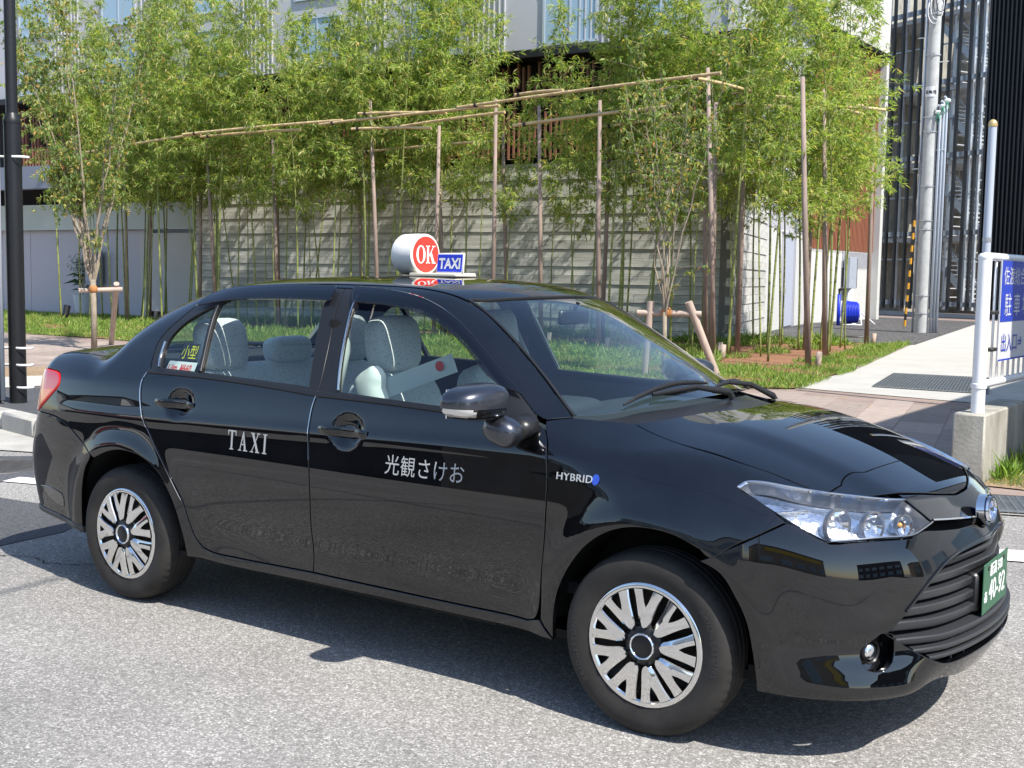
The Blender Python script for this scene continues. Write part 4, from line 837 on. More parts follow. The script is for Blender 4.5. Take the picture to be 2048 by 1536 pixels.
mat('fascia_blue',(.16,.18,.23),.45); mat('translucent_panel',(.42,.48,.45),.25,noise=(.6,.1,3)); mat('steel_paint_grey',(.34,.37,.42),.45,noise=(4,.08,3)); mat('galv',(.47,.49,.52),.38,.55,noise=(7,.12,5)); mat('galv_light',(.56,.58,.60),.45,.3)
mat('fin_black',(.012,.0125,.015),.4); mat('fin_dark_wall',(.025,.025,.03),.5); mat('fin_navy',(.012,.014,.02),.5)
mat('pole_concrete',(.40,.405,.40),.75,noise=(5,.14,7),bump=(60,.2,.002)); mat('pvc_conduit',(.47,.52,.60),.4); mat('guard_black',(.012,.012,.012),.5); mat('guard_yellow',(.55,.27,.02),.5)
mat('black_pole',(.010,.010,.011),.42,noise=(20,.2,3)); mat('white_pipe',(.62,.64,.66),.4); mat('white_strap',(.75,.75,.72),.5); mat('white_enamel',(.80,.80,.80),.3,coat=.4,noise=(5,.03,3))
mat('board_blue',(.018,.045,.42),.35); mat('board_white',(.62,.62,.64),.35); mat('gold_cap',(.62,.45,.20),.35,.4); mat('hose_blue',(.015,.04,.50),.45); mat('pot_white',(.60,.64,.64),.35)
mat('glass_window',(.30,.42,.52),.06,.0,coat=.5); mat('frame_alu',(.55,.58,.62),.35,.5); mat('insulator',(.72,.78,.74),.3); mat('green_cable',(.02,.25,.12),.5)
th=math.radians(19); U=Vector((math.cos(th),math.sin(th),0)); Vv=Vector((-math.sin(th),math.cos(th),0))
def uv(u,v,z=0): p=U*u+Vv*v; return (p.x,p.y,z)
def sheet(name,pts,z,m,kind='structure',th_=None):
    b=B()
    if th_: b.prism([(p[0],p[1]) for p in pts],z-th_,z)
    else: b.V=[(p[0],p[1],z) for p in pts]; b.F=[tuple(range(len(pts)))]; a=sum(pts[i][0]*pts[(i+1)%len(pts)][1]-pts[(i+1)%len(pts)][0]*pts[i][1] for i in range(len(pts))); b.F=b.F if a>0 else [b.F[0][::-1]]
    o=b.obj(name,m); o['kind']=kind; return o
sheet('road',[(-400,-400),(400,-400),(400,400),(-400,400)],0,'asphalt')
K0=[(-30,2.2),(-9.5,2.35),(-6.8,1.98),(-6.09,1.84),(-4.6,2.0),(-2.6,2.75),(0,3.72),uv(2.3,3.72)[:2],uv(14,3.72)[:2],uv(40,3.72)[:2]]
sheet('pavement',[*K0,(60,60),(-90,60),(-90,2.2)],.026,'paver_base')
patch_pts=[(-9.0,.6),(-5.44,1.10),(-4.9,1.55),(-3.6,1.75),(-2.6,1.55),(-3.0,.95),(-4.27,.66),(-4.39,.46),(-8.8,-.5)]
sheet('asphalt_patch',patch_pts,.004,'asphalt_patch'); sheet('asphalt_patch',[(-8.2,-.75),(-3.87,.16),(-3.43,.21),(-2.84,.04),(-2.70,-.18),(-2.66,-.62),(-4.6,-1.7),(-8.6,-2.6)],.004,'asphalt_patch')
gut=[(-9.5,2.35),(-6.8,1.98),(-6.09,1.84),(-4.6,2.0),(-2.6,2.75),(0,3.72),uv(2.3,3.72)[:2],uv(14,3.72)[:2],uv(14,3.12)[:2],uv(2.3,3.08)[:2],uv(-3,3.06)[:2],uv(-5.0,3.05)[:2],(-7.2,.9),(-9.9,.35)]
sheet('gutter',gut,.010,'concrete_kerb')
sheet('road_marking',[(-4.38,.49),(-4.44,.66),(-1.4,1.62),(-1.3,1.40)],.008,'road_paint'); sheet('road_marking',[uv(1.2,1.74)[:2],uv(14,1.86)[:2],uv(14,2.12)[:2],uv(1.2,2.02)[:2]],.008,'road_paint')
# kerb stones, each a piece
kerb=struct(bpy.data.objects.new('kerb',None)); COL.objects.link(kerb)
def along(P_,step):
    out=[];acc=0
    for a,b_ in zip(P_[:-1],P_[1:]):
        a=Vector((a[0],a[1],0)); b_=Vector((b_[0],b_[1],0)); L_=(b_-a).length; k=max(1,round(L_/step))
        for i in range(k): out.append((a+(b_-a)*i/k,a+(b_-a)*(i+1)/k))
    return out
for a,b_ in along(K0[1:7],.6):
    d=(b_-a); L_=d.length; d.normalize(); nrm=Vector((-d.y,d.x,0)); b=B(); c=(a+b_)/2+nrm*.09
    b.box((0,0,.055),(L_-.008,.18,.23),None,.02); b.V=[tuple(RZ(math.atan2(d.y,d.x))@Vector(v)+c) for v in b.V]; b.obj('kerb_stone','concrete_kerb',kerb,True,40)
# bands beyond the kerb at the left
sheet('side_pavement',[(-10.5,2.5),(-9.9,3.95),(-9.7,4.6),(-8.3,7.3),(-4.5,9.0),(-1.0,5.5),(-2.6,3.0),(-4.6,2.25),(-6.8,2.2)],.030,'asphalt_patch')
sheet('edging',[(-12.5,1.8),(-11.67,3.64),(-11.28,4.75),(-11.05,5.41),(-9.43,8.39),(-8.37,7.32),(-9.84,4.59),(-9.96,3.93),(-10.9,1.6)],.036,'concrete_path')
sheet('soil_band',[(-13.6,3.0),(-12.64,5.59),(-12.36,6.29),(-10.87,9.82),(-9.46,8.42),(-11.1,5.43),(-11.3,4.77),(-12.6,1.85)],.032,'verge_soil')
# concrete path, drain grate, gravel
sheet('concrete_path',[(-3.0,11.05),(-2.35,10.9),(-.45,10.62),(5,9.9),(5,60),(-6.6,60),(-7.6,41.5),(-4.85,23.3),(-3.15,14.15)],.034,'concrete_path')
sheet('gravel_bed',[(-4.75,23.2),(-7.55,41.5),(-12,43),(-11.3,33.6),(-9.8,26.5),(-8.3,21.5)],.040,'gravel_dark')
sheet('bed_soil',[(-26,12.9),(-20.4,11.15),(-15.7,11.05),(-4.8,10.75),(-3.5,10.35),(-2.75,10.8),(-3.25,14.15),(-4.95,23.2),(-8.3,21.5),(-8.1,20.3),(-30,18.6)],.045,'soil')
# pavers
pav=bpy.data.objects.new('paving',None); COL.objects.link(pav); struct(pav)
b=B(); b.box((0,0,-.02),(.442,.892,.05),None,.006); pm_=b.mesh('paving_slab','paver')
def inside(p,poly): return bool(pip(np.array([[p[0],p[1]]]),np.array([q[:2] for q in poly],float))[0])
reg1=[(-3.0,10.95),(-.5,10.45),(5,9.8),(5,4.9),(1.6,4.55),(1.2,4.6),(-2.6,3.4),(-6,6),(-9,9.9),(-4.8,10.6),(-3.5,10.1)]
reg2=[(-12.6,6.6),(-11.3,9.6),(-11.5,11.0),(-15.7,10.95),(-20.4,11.05),(-24,11.9),(-25,6.0),(-14.2,3.5)]
cnt=0; ang=math.radians(12); Up=Vector((math.cos(ang),math.sin(ang),0)); Vp=Vector((-math.sin(ang),math.cos(ang),0)); more=B()
cand=[]
for i in range(-65,20):
    for j in range(-8,20):
        p=Up*(i*.45)+Vp*(j*.9+(.45 if i%2 else 0))
        cs=[p+Up*a*.22+Vp*c*.44 for a in(-1,1) for c in(-1,1)]
        for R_ in (reg1,reg2):
            if all(inside(c,R_) for c in cs): cand.append((((p-Vector((3,-4,0))).length),p,R_ is reg1)); break
cand.sort(key=lambda t:t[0])
for k,(d_,p,r1) in enumerate(cand):
    if k<300: link('paving_slab',pm_,pav,(p.x,p.y,.022+.0015*random.random()),(0,0,ang+random.uniform(-.003,.003)))
    else: more.box((p.x,p.y,.004),(.442,.892,.044),RZ(ang))
if more.V: o=more.obj('far_paving_slabs','paver',pav); stuff(o)
# crack in the asphalt by the rear wheel
b=B(); pc=[(-2.55,-.75),(-2.3,-.62),(-2.12,-.66),(-1.9,-.52),(-1.72,-.55),(-1.5,-.40)]; k=0
rr_=random.Random(3); line=[]
for (x1,y1),(x2,y2) in zip(pc[:-1],pc[1:]):
    for j in range(8): t=j/8; line.append((x1+(x2-x1)*t+rr_.gauss(0,.008),y1+(y2-y1)*t+rr_.gauss(0,.008)))
for i,(x,y) in enumerate(line): w_=.0025+.004*rr_.random(); b.V+=[(x,y-w_,.0045),(x,y+w_,.0045)]
b.F=[(2*i,2*i+2,2*i+3,2*i+1) for i in range(len(line)-1)]; o=b.obj('road_crack','dark_void'); o['kind']='structure'
# manhole
mh=thing('manhole_cover','round iron manhole cover in the dark asphalt patch at the left','manhole cover',(-4.98,.80,.004))
b=B(); b.lathe([(0,.004),(.30,.004),(.305,.003),(.31,0)],48); b.obj('cover','manhole_iron',mh,True,40)
b=B()
for i in range(-7,8):
    for j in range(-7,8):
        if math.hypot(i*.037,j*.037)<.27: b.box((i*.037,j*.037,.006),(.024,.010,.004),RZ(.78 if (i+j)%2 else -.78))
o=b.obj('cover_studs','manhole_iron',mh); stuff(o)
b=B(); b.lathe([(.315,.001),(.318,.005),(.345,.005),(.35,0)],48); b.obj('frame_ring','manhole_iron',mh,True,40)
def grate(name,label,P4,z,nx,ny):
    t=thing(name,label,'drain grate',(0,0,0)); a,b_,c,d=[Vector((*p,z)) for p in P4]; b=B()
    def L_(s,t_): return (a*(1-s)+b_*s)*(1-t_)+(d*(1-s)+c*s)*t_
    for i in range(nx+1):
        s=i/nx; p,q=L_(s,0),L_(s,1); m=(p+q)/2; dd=q-p; b.box(m,(dd.length,.008,.022),RZ(math.atan2(dd.y,dd.x)))
    o=b.obj('bearing_bars','galv_grate',t); stuff(o); b=B()
    for j in range(ny+1):
        s=j/ny; p,q=L_(0,s),L_(1,s); m=(p+q)/2; dd=q-p; b.box(m+Vector((0,0,.004)),(dd.length,.012,.012),RZ(math.atan2(dd.y,dd.x)))
    o=b.obj('cross_bars','galv_grate',t); stuff(o)
    b=B(); b.V=[tuple(p-Vector((0,0,.008))) for p in (a,b_,c,d)]; b.F=[(0,1,2,3)]; b.obj('grate_pit','manhole_iron',t); return t
grate('drain_grate','grey steel grating set in the pale concrete path beside the brick paving',[(-2.03,11.79),(-.55,11.84),(-1.10,14.44),(-2.5,14.25)],.048,34,14)
grate('drain_grate','narrow steel grating at the road edge in front of the concrete pedestal',[uv(2.35,3.12)[:2],uv(6.3,3.12)[:2],uv(6.3,3.66)[:2],uv(2.35,3.66)[:2]],.022,70,12)
# ================================================================ board-marked concrete wall
C0=Vector((-7.95,20.3,0)); D=Vector((-.9967,-.080,0)); NW=Vector((.080,-.9967,0)); SD=Vector((-.277,.961,0)); NS=Vector((.961,.277,0))
wl=thing('garden_wall','long grey board-marked concrete wall behind the bamboo','wall')
b=B(); Rw=RZ(math.atan2(D.y,D.x)); b.box(C0+D*8.2-NW*.17+Vector((0,0,2.06)),(16.4,.28,4.12),Rw); b.box(C0+SD*3.0-NS*.17+Vector((0,0,2.06)),(6.0,.28,4.12),RZ(math.atan2(SD.y,SD.x))); b.obj('wall_core','wall_core',wl)
bmh={}
def board(L_,th_,nm,m,h=.2):
    key=(round(L_,2),round(th_,3),m)
    if key not in bmh: b=B(); b.box((0,0,0),(L_-.004,th_,h),None,.004); bmh[key]=b.mesh(nm,m,True,30)
    return bmh[key]
bl=[2.4,3.2,4.0]
for r in range(20):
    z=.05+.2065*r+.1; s=0; pr=.052 if r%2==0 else .032; k=0; s=0
    while s<16.3:
        L_=min(bl[(r*2+k*5+int(rng.integers(3)))%3] if s>0 else [1.6,2.4,3.2][r%3],16.35-s)
        if L_<.3: break
        c=C0+D*(s+L_/2)+NW*(pr/2-.03+random.uniform(-.002,.003))+Vector((0,0,z)); link('wall_board',board(L_,pr+.02,'wall_board','board_wall',.197),wl,c,(0,0,math.atan2(D.y,D.x)+random.uniform(-.0012,.0012))); s+=L_; k+=1
    s=-.02
    for L_ in ([1.5,1.9,2.5] if r%2 else [2.2,1.4,2.3]):
        c=C0+SD*(s+L_/2)+NS*(pr/2-.03+random.uniform(-.004,.006))+Vector((0,0,z)); link('wall_stone_course',board(L_,pr+.03,'wall_stone_course','stone_wall',.199),wl,c,(0,0,math.atan2(SD.y,SD.x))); s+=L_
b=B()
for r in (3,7,11,15):
    for s in np.arange(.6,16,1.35): b.tube([C0+D*float(s)+NW*.026+Vector((0,0,.16+.2065*r)),C0+D*float(s)+NW*.0345+Vector((0,0,.16+.2065*r))],.016,8)
o=b.obj('tie_holes','dark_void',wl); stuff(o)
# ================================================================ hotel building
hb=thing('clinic_building','large pale grey building with brown slat band rising behind the bamboo','building')
def boxp(b,p0,p1,z0,z1,dep,nrm):   # vertical slab from p0 to p1, dep back from the face
    d=(p1-p0); L_=d.length; c=(p0+p1)/2-nrm*dep/2; b.box((c.x,c.y,(z0+z1)/2),(L_,dep,z1-z0),RZ(math.atan2(d.y,d.x))); return b
E1=Vector((-11.35,33.6,0)); E2=Vector((-11.35,40.2,0)); C1=C0+SD*6.0; N2=Vector((.988,.157,0)); d2=(E1-C1); N2=Vector((d2.y,-d2.x,0)).normalized(); EX=Vector((1,0,0))
b=B(); boxp(b,C0+D*36,C0+D*.0,6.72,15,.35,NW-Vector((0,0,0))); b.V=[v for v in b.V]; b.obj('facade_wall','panel_grey',hb)
b=B(); boxp(b,C0+D*36+NW*-.6,C0+NW*-.6,4.1,6.72,.2,NW); b.obj('screen_back','dark_void',hb)
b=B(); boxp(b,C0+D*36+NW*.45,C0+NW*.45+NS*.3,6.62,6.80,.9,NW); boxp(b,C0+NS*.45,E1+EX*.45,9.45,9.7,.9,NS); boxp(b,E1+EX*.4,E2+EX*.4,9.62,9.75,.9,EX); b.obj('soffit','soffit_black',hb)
b=B(); boxp(b,C0-NS*.1,C1-NS*.1,4.15,9.5,.2,NS); boxp(b,C1,E1,2.9,9.5,.2,N2); b.obj('side_wall','panel_grey',hb)
b=B(); boxp(b,C1,E1,0,2.9,.22,N2); boxp(b,E1,E2,0,2.52,.3,EX); b.obj('white_side_wall','white_wall',hb)
b=B(); boxp(b,C0-NS*.2,E1,9.7,15,.3,NS); boxp(b,E1+EX*.35,E2+EX*.35,9.75,15,.4,EX); b.obj('upper_side_wall','white_wall',hb)
b=B(); boxp(b,E1-EX*.1,E2-EX*.1,2.5,9.65,.15,EX); b.obj('slat_backing','dark_void',hb)
b=B(); b.box((-11.2,40.25,4.9),(.30,.30,9.8)); b.obj('corner_pilaster','white_wall',hb)
b=B(); b.box((0,0,0),(.055,.045,7.1)); sm_=b.mesh('red_slat','slat_red')
for i in range(46): link('red_slat',sm_,hb,(-11.30,33.75+i*.14,6.08))
b=B(); b.box((0,0,0),(.05,.03,.55)); rm_=b.mesh('white_rib','panel_rib')
for i in range(24): link('white_rib',rm_,hb,(-11.33,37.0+i*.13,2.2))
slm={}
lv=[(4.3,5.25),(4.25,5.6),(4.3,5.9),(4.35,5.1)]; uvv=[(5.7,6.55),(5.3,6.6),(6.0,6.6),(5.5,6.5)]
def slat(L_):
    k=round(L_,1)
    if k not in slm: b=B(); b.box((0,0,0),(.055,.09,k),None,.004); slm[k]=b.mesh('brown_slat','slat_brown')
    return slm[k]
na=math.atan2(D.y,D.x)
for i in range(168):
    s=.15+i*.145+(0.0 if i<168 else 0); 
    a,c=lv[(i*7)%4]; a,c=a,c+.12*((i*5)%3); p=C0+D*s+NW*.05; link('brown_slat',slat(c-a),hb,(p.x,p.y,(a+c)/2),(0,0,na))
    if i%4!=3: a2,c2=uvv[(i*3)%4]; p=C0+D*(s+.0)-NW*.13; link('brown_slat',slat(c2-a2),hb,(p.x,p.y,(a2+c2)/2),(0,0,na))
# windows and ribbed strips of the upper facade
b=B(); b.box((0,0,0),(.03,.05,7.6)); ribm=b.mesh('facade_rib','panel_rib')
def window(s,z0,z1,w_):
    p=C0+D*s+NW*.0; R=RZ(na); b=B()
    b.box((p.x,p.y,z0),(w_+.1,.12,.06),R); b.box((p.x,p.y,z1),(w_+.1,.12,.06),R)
    for sg in(-1,1): q=p+D*(sg*w_/2); b.box((q.x,q.y,(z0+z1)/2),(.06,.12,z1-z0),R)
    b.box((p.x,p.y,(z0+z1)/2),(.04,.10,z1-z0),R)
    f_=b.obj('window','frame_alu',hb); b=B(); q=p+NW*.015; b.box((q.x,q.y,(z0+z1)/2),(w_,.03,z1-z0),R); b.obj('pane','glass_window',f_)
for s,w_ in ((23.2,1.4),(19.4,1.4),(15.6,1.4),(11.8,1.5),(8.0,1.5),(4.2,1.4),(1.9,1.2)):
    window(s,6.95,8.25,w_); window(s,8.75,11.2,w_)
for s0 in (21.2,17.4,13.4,9.6,6.0,2.9):
    for k in range(8):
        p=C0+D*(s0+k*.15)+NW*.02; link('facade_rib',ribm,hb,(p.x,p.y,10.6),(0,0,na))
# entrance side, left of the garden wall
b=B(); boxp(b,C0+D*38-NW*1.4,C0+D*16.3-NW*1.4,0,3.0,.2,NW); b.obj('entrance_wall','panel_grey',hb)
b=B(); boxp(b,C0+D*38+NW*.5,C0+D*16.6+NW*.5,3.95,4.65,.4,NW); b.obj('entrance_fascia','fascia_blue',hb)
b=B(); boxp(b,C0+D*38-NW*1.2,C0+D*16.3-NW*1.2,3.5,4.2,.2,NW); b.obj('entrance_recess','dark_void',hb)
b=B(); boxp(b,C0+D*38-NW*.9,C0+D*16.35-NW*.9,2.72,3.55,.1,NW); b.obj('frosted_screen','translucent_panel',hb)
for s in (20.2,21.6,23.0,24.4,25.8): 
    p=C0+D*s-NW*1.15; b=B(); b.box((p.x,p.y,1.36),(1.38,.06,2.7),RZ(na)); b.obj('wall_panel','panel_grey',hb)
p=C0+D*18.0-NW*.9; b=B(); b.box((p.x,p.y,1.40),(3.2,.1,2.4),RZ(na)); b.obj('white_panel','white_wall',hb)
p=C0+D*21.7-NW*.85; b=B(); b.box((p.x,p.y,1.5),(.55,.25,1.1),RZ(na),.01); tag(b.obj('letter_box','steel_paint_grey'),'grey wall cabinet above the potted plant at the entrance','cabinet')
# blue-grey service door and fittings on the side
dr_=thing('service_door','blue-grey steel door in the white wall behind the bamboo','door'); q=C1+(E1-C1)*.46; Rd=math.atan2(d2.y,d2.x)
b=B(); b.box((q.x+.02,q.y,1.42),(1.9,.06,2.65),RZ(Rd)); b.obj('door_leaf','door_grey',dr_)
b=B(); 
for a_,h_ in((-1.0,0),(1.0,0)): c=q+Vector((math.cos(Rd),math.sin(Rd),0))*a_; b.box((c.x+.03,c.y,1.45),(.08,.12,2.8),RZ(Rd))
b.box((q.x+.03,q.y,2.82),(2.08,.12,.08),RZ(Rd)); b.obj('door_frame','panel_grey',dr_)
b=B(); c=q-Vector((math.cos(Rd),math.sin(Rd),0))*.7; b.box((c.x+.09,c.y,1.15),(.04,.05,.16),RZ(Rd)); b.obj('door_handle','frame_alu',dr_)
mb=thing('meter_box','grey meter box on the white wall under the red slats','meter box',(-11.25,37.3,0)); b=B(); b.box((.12,0,1.75),(.22,.75,1.1),None,.01); b.obj('box_body','steel_paint_grey',mb); b=B(); b.box((.12,.36,1.75),(.225,.05,1.05)); b.obj('box_side','fin_black',mb)
b=B(); b.tube([(.1,0,.04),(.1,0,1.2)],.14,12); b.obj('box_leg','galv_light',mb,True)
sp_=thing('standpipe','short dark blue standpipe beside the hose reel','standpipe',(-10.0,33.0,.03)); b=B(); b.tube([(0,0,0),(0,0,1.0)],.055,10); b.obj('pipe','hose_blue',sp_,True); b=B(); b.tube([(0,0,.95),(0,0,1.15),(.12,-.05,1.2)],.05,8); b.obj('tap','steel_dark',sp_,True)
hr2=thing('hose_reel','blue garden hose wound on a white reel on the gravel','hose reel',(-9.75,33.4,.04),.5)
b=B(); G=[]
for i in range(28*9+1):
    a=2*math.pi*i/28; r=.36-.045*(i/(28*9)); x=-.22+.44*((i/(28*1.0))%9)/9
    G.append((x,r*math.cos(a),.42+r*math.sin(a)))
b.tube(G,.024,6); b.obj('hose','hose_blue',hr2,True); b=B(); b.lathe([(.02,-.24),(.30,-.24),(.30,-.22),(.26,-.20),(.26,.20),(.30,.22),(.30,.24),(.02,.24)],28,RY(math.pi/2),(0,0,.42)); b.obj('drum','hose_blue',hr2,True,40)
b=B()
for x in(-.30,.30): b.tube([(x,-.38,.02),(x,0,.45),(x,.38,.02)],.022,6); 
b.tube([(-.3,-.38,.03),(.3,-.38,.03)],.022,6); b.tube([(-.3,.38,.03),(.3,.38,.03)],.022,6); b.tube([(.3,0,.45),(.75,-.2,.05)],.022,6); b.obj('reel_frame','white_enamel',hr2,True)
# planter and lamp at the entrance
pp=thing('potted_plant','potted plant with broad leaves in a white pot by the entrance','potted plant',(-30.2,19.4,.02)); b=B(); b.lathe([(0,.0),(.24,.0),(.33,.62),(.31,.63),(.29,.58),(0,.56)],24); b.obj('pot','pot_white',pp,True,40)
# spot lamp
sl_=thing('garden_spotlight','small black spotlight standing in the grass by the entrance','spotlight',(-25.6,15.6,.05),.3); b=B(); b.tube([(0,0,0),(0,0,.12)],.03,8); b.obj('stem','trim_black',sl_); b=B(); b.lathe([(0,-.14),(.09,-.14),(.10,.14),(.085,.14),(.08,.10),(0,.10)],18,RX(-.3),(0,0,.27)); b.obj('lamp_head','trim_black',sl_,True,40)
# ================================================================ stair tower behind louvres
TA=Vector((-13.9,48.9,0)); TD=Vector((4.65,-2.2,0)).normalized(); TN=Vector((TD.y,-TD.x,0)); ta=math.atan2(TD.y,TD.x)
st=thing('stair_tower','steel outdoor staircase behind tall black vertical louvres','stair tower')
def tp(s,d,z=0): q=TA+TD*s-TN*d; return Vector((q.x,q.y,z))      # s along the front, d behind it
b=B(); b.box(tp(2.4,6.0,8),(7.0,.2,16),RZ(ta)); b.box(tp(-1.0,3.0,8),(.15,6,16),RZ(ta)); b.obj('tower_shaft','concrete_old',st)
b=B(); b.box(tp(2.3,-.15,.06),(7.6,.5,.22),RZ(ta)); b.obj('tower_plinth','concrete_path',st)
b=B(); b.box((0,0,0),(.10,.13,15.6)); fm=b.mesh('louvre_fin','fin_black')
for i in range(13): q=tp(-.55+i*.50+(.06 if i%3==1 else 0),0,8.1); link('louvre_fin',fm,st,q,(0,0,ta))
b=B(); b.box((0,0,0),(.10,.12,15.6)); fm2=b.mesh('steel_mullion','galv')
for s_,d_ in ((-.3,.5),(.15,.9),(.55,.6),(1.2,1.2),(3.15,.7),(4.3,.5),(4.85,.4)): q=tp(s_,d_,8.1); link('steel_mullion',fm2,st,q,(0,0,ta))
for z in (.55,3.55,6.8,9.9,13.0):
    b=B(); b.box(tp(2.3,.25,z),(6.6,.12,.20),RZ(ta)); b.obj('cross_rail','galv',st)
    if z>1: b=B(); b.box(tp(2.3,1.9,z-.25),(6.4,2.8,.18),RZ(ta)); b.obj('landing','galv_light',st)
for z in (.55+1.9,3.55+1.6,6.8+1.6,9.9+1.6): b=B(); b.box(tp(2.3,.45,z),(6.4,.05,.06),RZ(ta)); b.obj('guard_rail','galv',st)
tr=B(); tr.box((0,0,0),(.30,1.25,.045)); trm=tr.mesh('stair_tread','galv_light')
for lev in range(4):
    z0=.2+3.2*lev
    for k in range(15):
        z=z0+3.2*(k+1)/16; 
        if lev%2==0: s_=4.9-.24*k*.9; d_=1.4
        else: s_=4.9-.24*k*.9; d_=1.4
        link('stair_tread',trm,st,tp(s_,d_,z),(0,0,ta)); 
        if k%2==0: link('stair_tread',trm,st,tp(.9+.20*k*.6,3.4,z),(0,0,ta))
    for d_,nm in ((.75,'stringer'),(2.05,'stringer')):
        b=B(); a_=tp(5.0,d_,z0); c_=tp(1.7,d_,z0+3.2); m_=(a_+c_)/2; L_=(c_-a_).length; ang_=math.atan2(3.2,3.3); b.box(m_,(L_,.04,.30),RZ(ta+math.pi)@RY(-ang_)); b.obj(nm,'galv',st)
        b=B(); b.tube([a_+Vector((0,0,1.0)),c_+Vector((0,0,1.0))],.03,6)
        for k in range(9): q=a_+(c_-a_)*(k/8); b.tube([q,q+Vector((0,0,1.0))],.012,4)
        b.obj('handrail','galv_light',st)
cw_=thing('black_ribbed_wall','tall black ribbed metal wall to the right of the stair tower','wall'); b=B(); b.box(tp(10.9,.10,8),(10.8,.16,16),RZ(ta)); b.obj('wall_body','fin_navy',cw_)
b=B(); b.box((0,0,0),(.07,.08,16)); km=b.mesh('metal_rib','fin_black')
for i in range(30): link('metal_rib',km,cw_,tp(5.65+i*.2,-.04,8),(0,0,ta))
# ================================================================ poles
up=thing('utility_pole','thick grey concrete utility pole with conduits and climbing bolts','utility pole',(-6.53,29.95,.03))
b=B(); b.tube([(0,0,0),(0,0,14)],[.185,.150],28); b.obj('pole_shaft','pole_concrete',up,True,50)
for k,(x,y) in enumerate(((.27,-.05),(.34,0.02),(.41,.06))):
    b=B(); b.tube([(x,y,0),(x,y,6.05+.12*k),(x,y-.03,6.25+.12*k),(x-.04,y-.10,6.30+.12*k)],.036,10); b.obj('conduit','pvc_conduit',up,True)
b=B(); b.tube([(-.23,-.02,0),(-.22,-.02,12)],.030,8); b.obj('riser_pipe','pvc_conduit',up,True)
for z in (.55,1.05,2.9,3.15,4.1,5.6,6.0,7.7,8.8):
    b=B(); b.lathe([(.192,-.015),(.198,-.012),(.198,.012),(.192,.015)],24,None,(0,0,z)); b.box((.05,-.20,z),(.10,.04,.04)); b.obj('steel_band','galv',up,True,40)
for i,z in enumerate((4.6,5.1,6.9,7.5,8.2)): b=B(); b.tube([(.16 if i%2 else -.16,0,z),(.42 if i%2 else -.45,0,z)],.016,6); b.obj('climbing_bolt','galv_light',up)
b=B(); b.V=[(-.13,-.187,6.55),(.13,-.187,6.55),(.13,-.187,6.85),(-.13,-.187,6.85)]; G=[[( .182*math.sin(a),-.182*math.cos(a),z) for z in (6.55,6.83)] for a in np.linspace(-.9,.7,9)]; b=B(); b.quadgrid(G); pn=b.obj('pole_plate','board_white',up,True)
V,F=text_tris('自家用',.11,0,.95,1.1,.004); link('plate_lettering',mesh('plate_lettering',[(.186*math.sin(v[0]/.186-.75),-.186*math.cos(v[0]/.186-.75),6.64+v[1]) for v in V],F,'trim_black'),pn)
for k,(x,z) in enumerate(((.24,6.12),(.36,6.28),(.47,6.42))):
    V,F=superell((x,-.12,z),(.17,.14,.10),.6,8); link('cable_shroud',mesh('cable_shroud',V,F,'insulator',True),up); b=B(); b.tube([(x+.01,-.18,z-.05),(x+.06,-.2,z-.20),(x+.02,-.19,z-.33),(x-.04,-.17,z-.18),(x+.02,-.18,z-.03)],.014,6); b.obj('cable_loop','green_cable',up,True)
for k in range(4):
    b=B(); pts=[(.05+.05*k+.20*math.cos(a)*(1-.1*k),-.2,8.9+.38*math.sin(a)+.1*k) for a in np.linspace(2.6,6.8,14)]; b.tube(pts,.012,6); b.obj('coiled_cable','white_enamel' if k<2 else 'trim_black',up,True)
gs_=bpy.data.objects.new('stay_guard',None); COL.objects.link(gs_); gs_.parent=up; A0=Vector((-.40,-.22,.0)); A1=Vector((-.02,-.05,9.0)); 
for k in range(18):
    t0=.02+.35*k/18; t1=.02+.35*(k+1)/18; b=B(); b.tube([A0.lerp(A1,t0),A0.lerp(A1,t1)],.036,10,False); b.V=[v for v in b.V]; b.obj('guard_band','guard_black' if k%2 else 'guard_yellow',gs_,True)
b=B(); b.tube([A0.lerp(A1,.36),A1],.010,5); b.obj('stay_wire','steel_dark',up)
b=B(); b.lathe([(0,.03),(.30,.03),(.31,.0)],28); tag(b.obj('ground_cover',"manhole_iron",None,True,40,(-6.9,25.6,.05)),'dark round ground cover in the gravel near the utility pole','ground cover')
sp2=thing('steel_post','slim pale grey steel post with a gold cap, behind the blue sign','post',(-.26,10.1,.03)); b=B(); b.tube([(0,0,0),(0,0,3.2)],.046,18); b.obj('post_tube','pvc_conduit',sp2,True,50); b=B(); b.lathe([(.050,3.19),(.052,3.22),(.043,3.25),(.02,3.27),(0,3.275)],18); b.obj('post_cap','gold_cap',sp2,True,60); b=B(); b.lathe([(.0485,1.9),(.050,1.9),(.050,1.95),(.0485,1.95)],18); b.obj('post_band','galv',sp2,True,40)
# black twin lamp posts at the left edge
for nm,lab,cx,cy,r0 in (('street_pole','black steel pole with a stepped collar and white straps, right one of the pair',-8.45,3.21,.088),('street_pole','black steel pole cut by the left edge of the photo',-8.60,3.00,.092)):
    t=thing(nm,lab,'pole',(cx,cy,.02),group='black poles at the left edge')
    b=B(); b.tube([(0,0,0),(0,0,2.94)],r0,28); b.obj('lower_tube','black_pole',t,True,50); b=B(); b.lathe([(r0,2.94),(r0+.004,2.96),(r0-.004,3.0),(r0-.030,3.06)],28); b.obj('collar','black_pole',t,True,50)
    b=B(); b.tube([(0,0,3.0),(0,0,7)],[r0-.028,r0-.036],24); b.obj('upper_tube','black_pole',t,True,50)
cp=thing('white_conduit','thin white pipe strapped between the two black poles','pipe',(-8.46,3.04,.02)); b=B(); b.tube([(0,0,.05),(0,0,7)],.024,12); b.obj('pipe','white_pipe',cp,True)
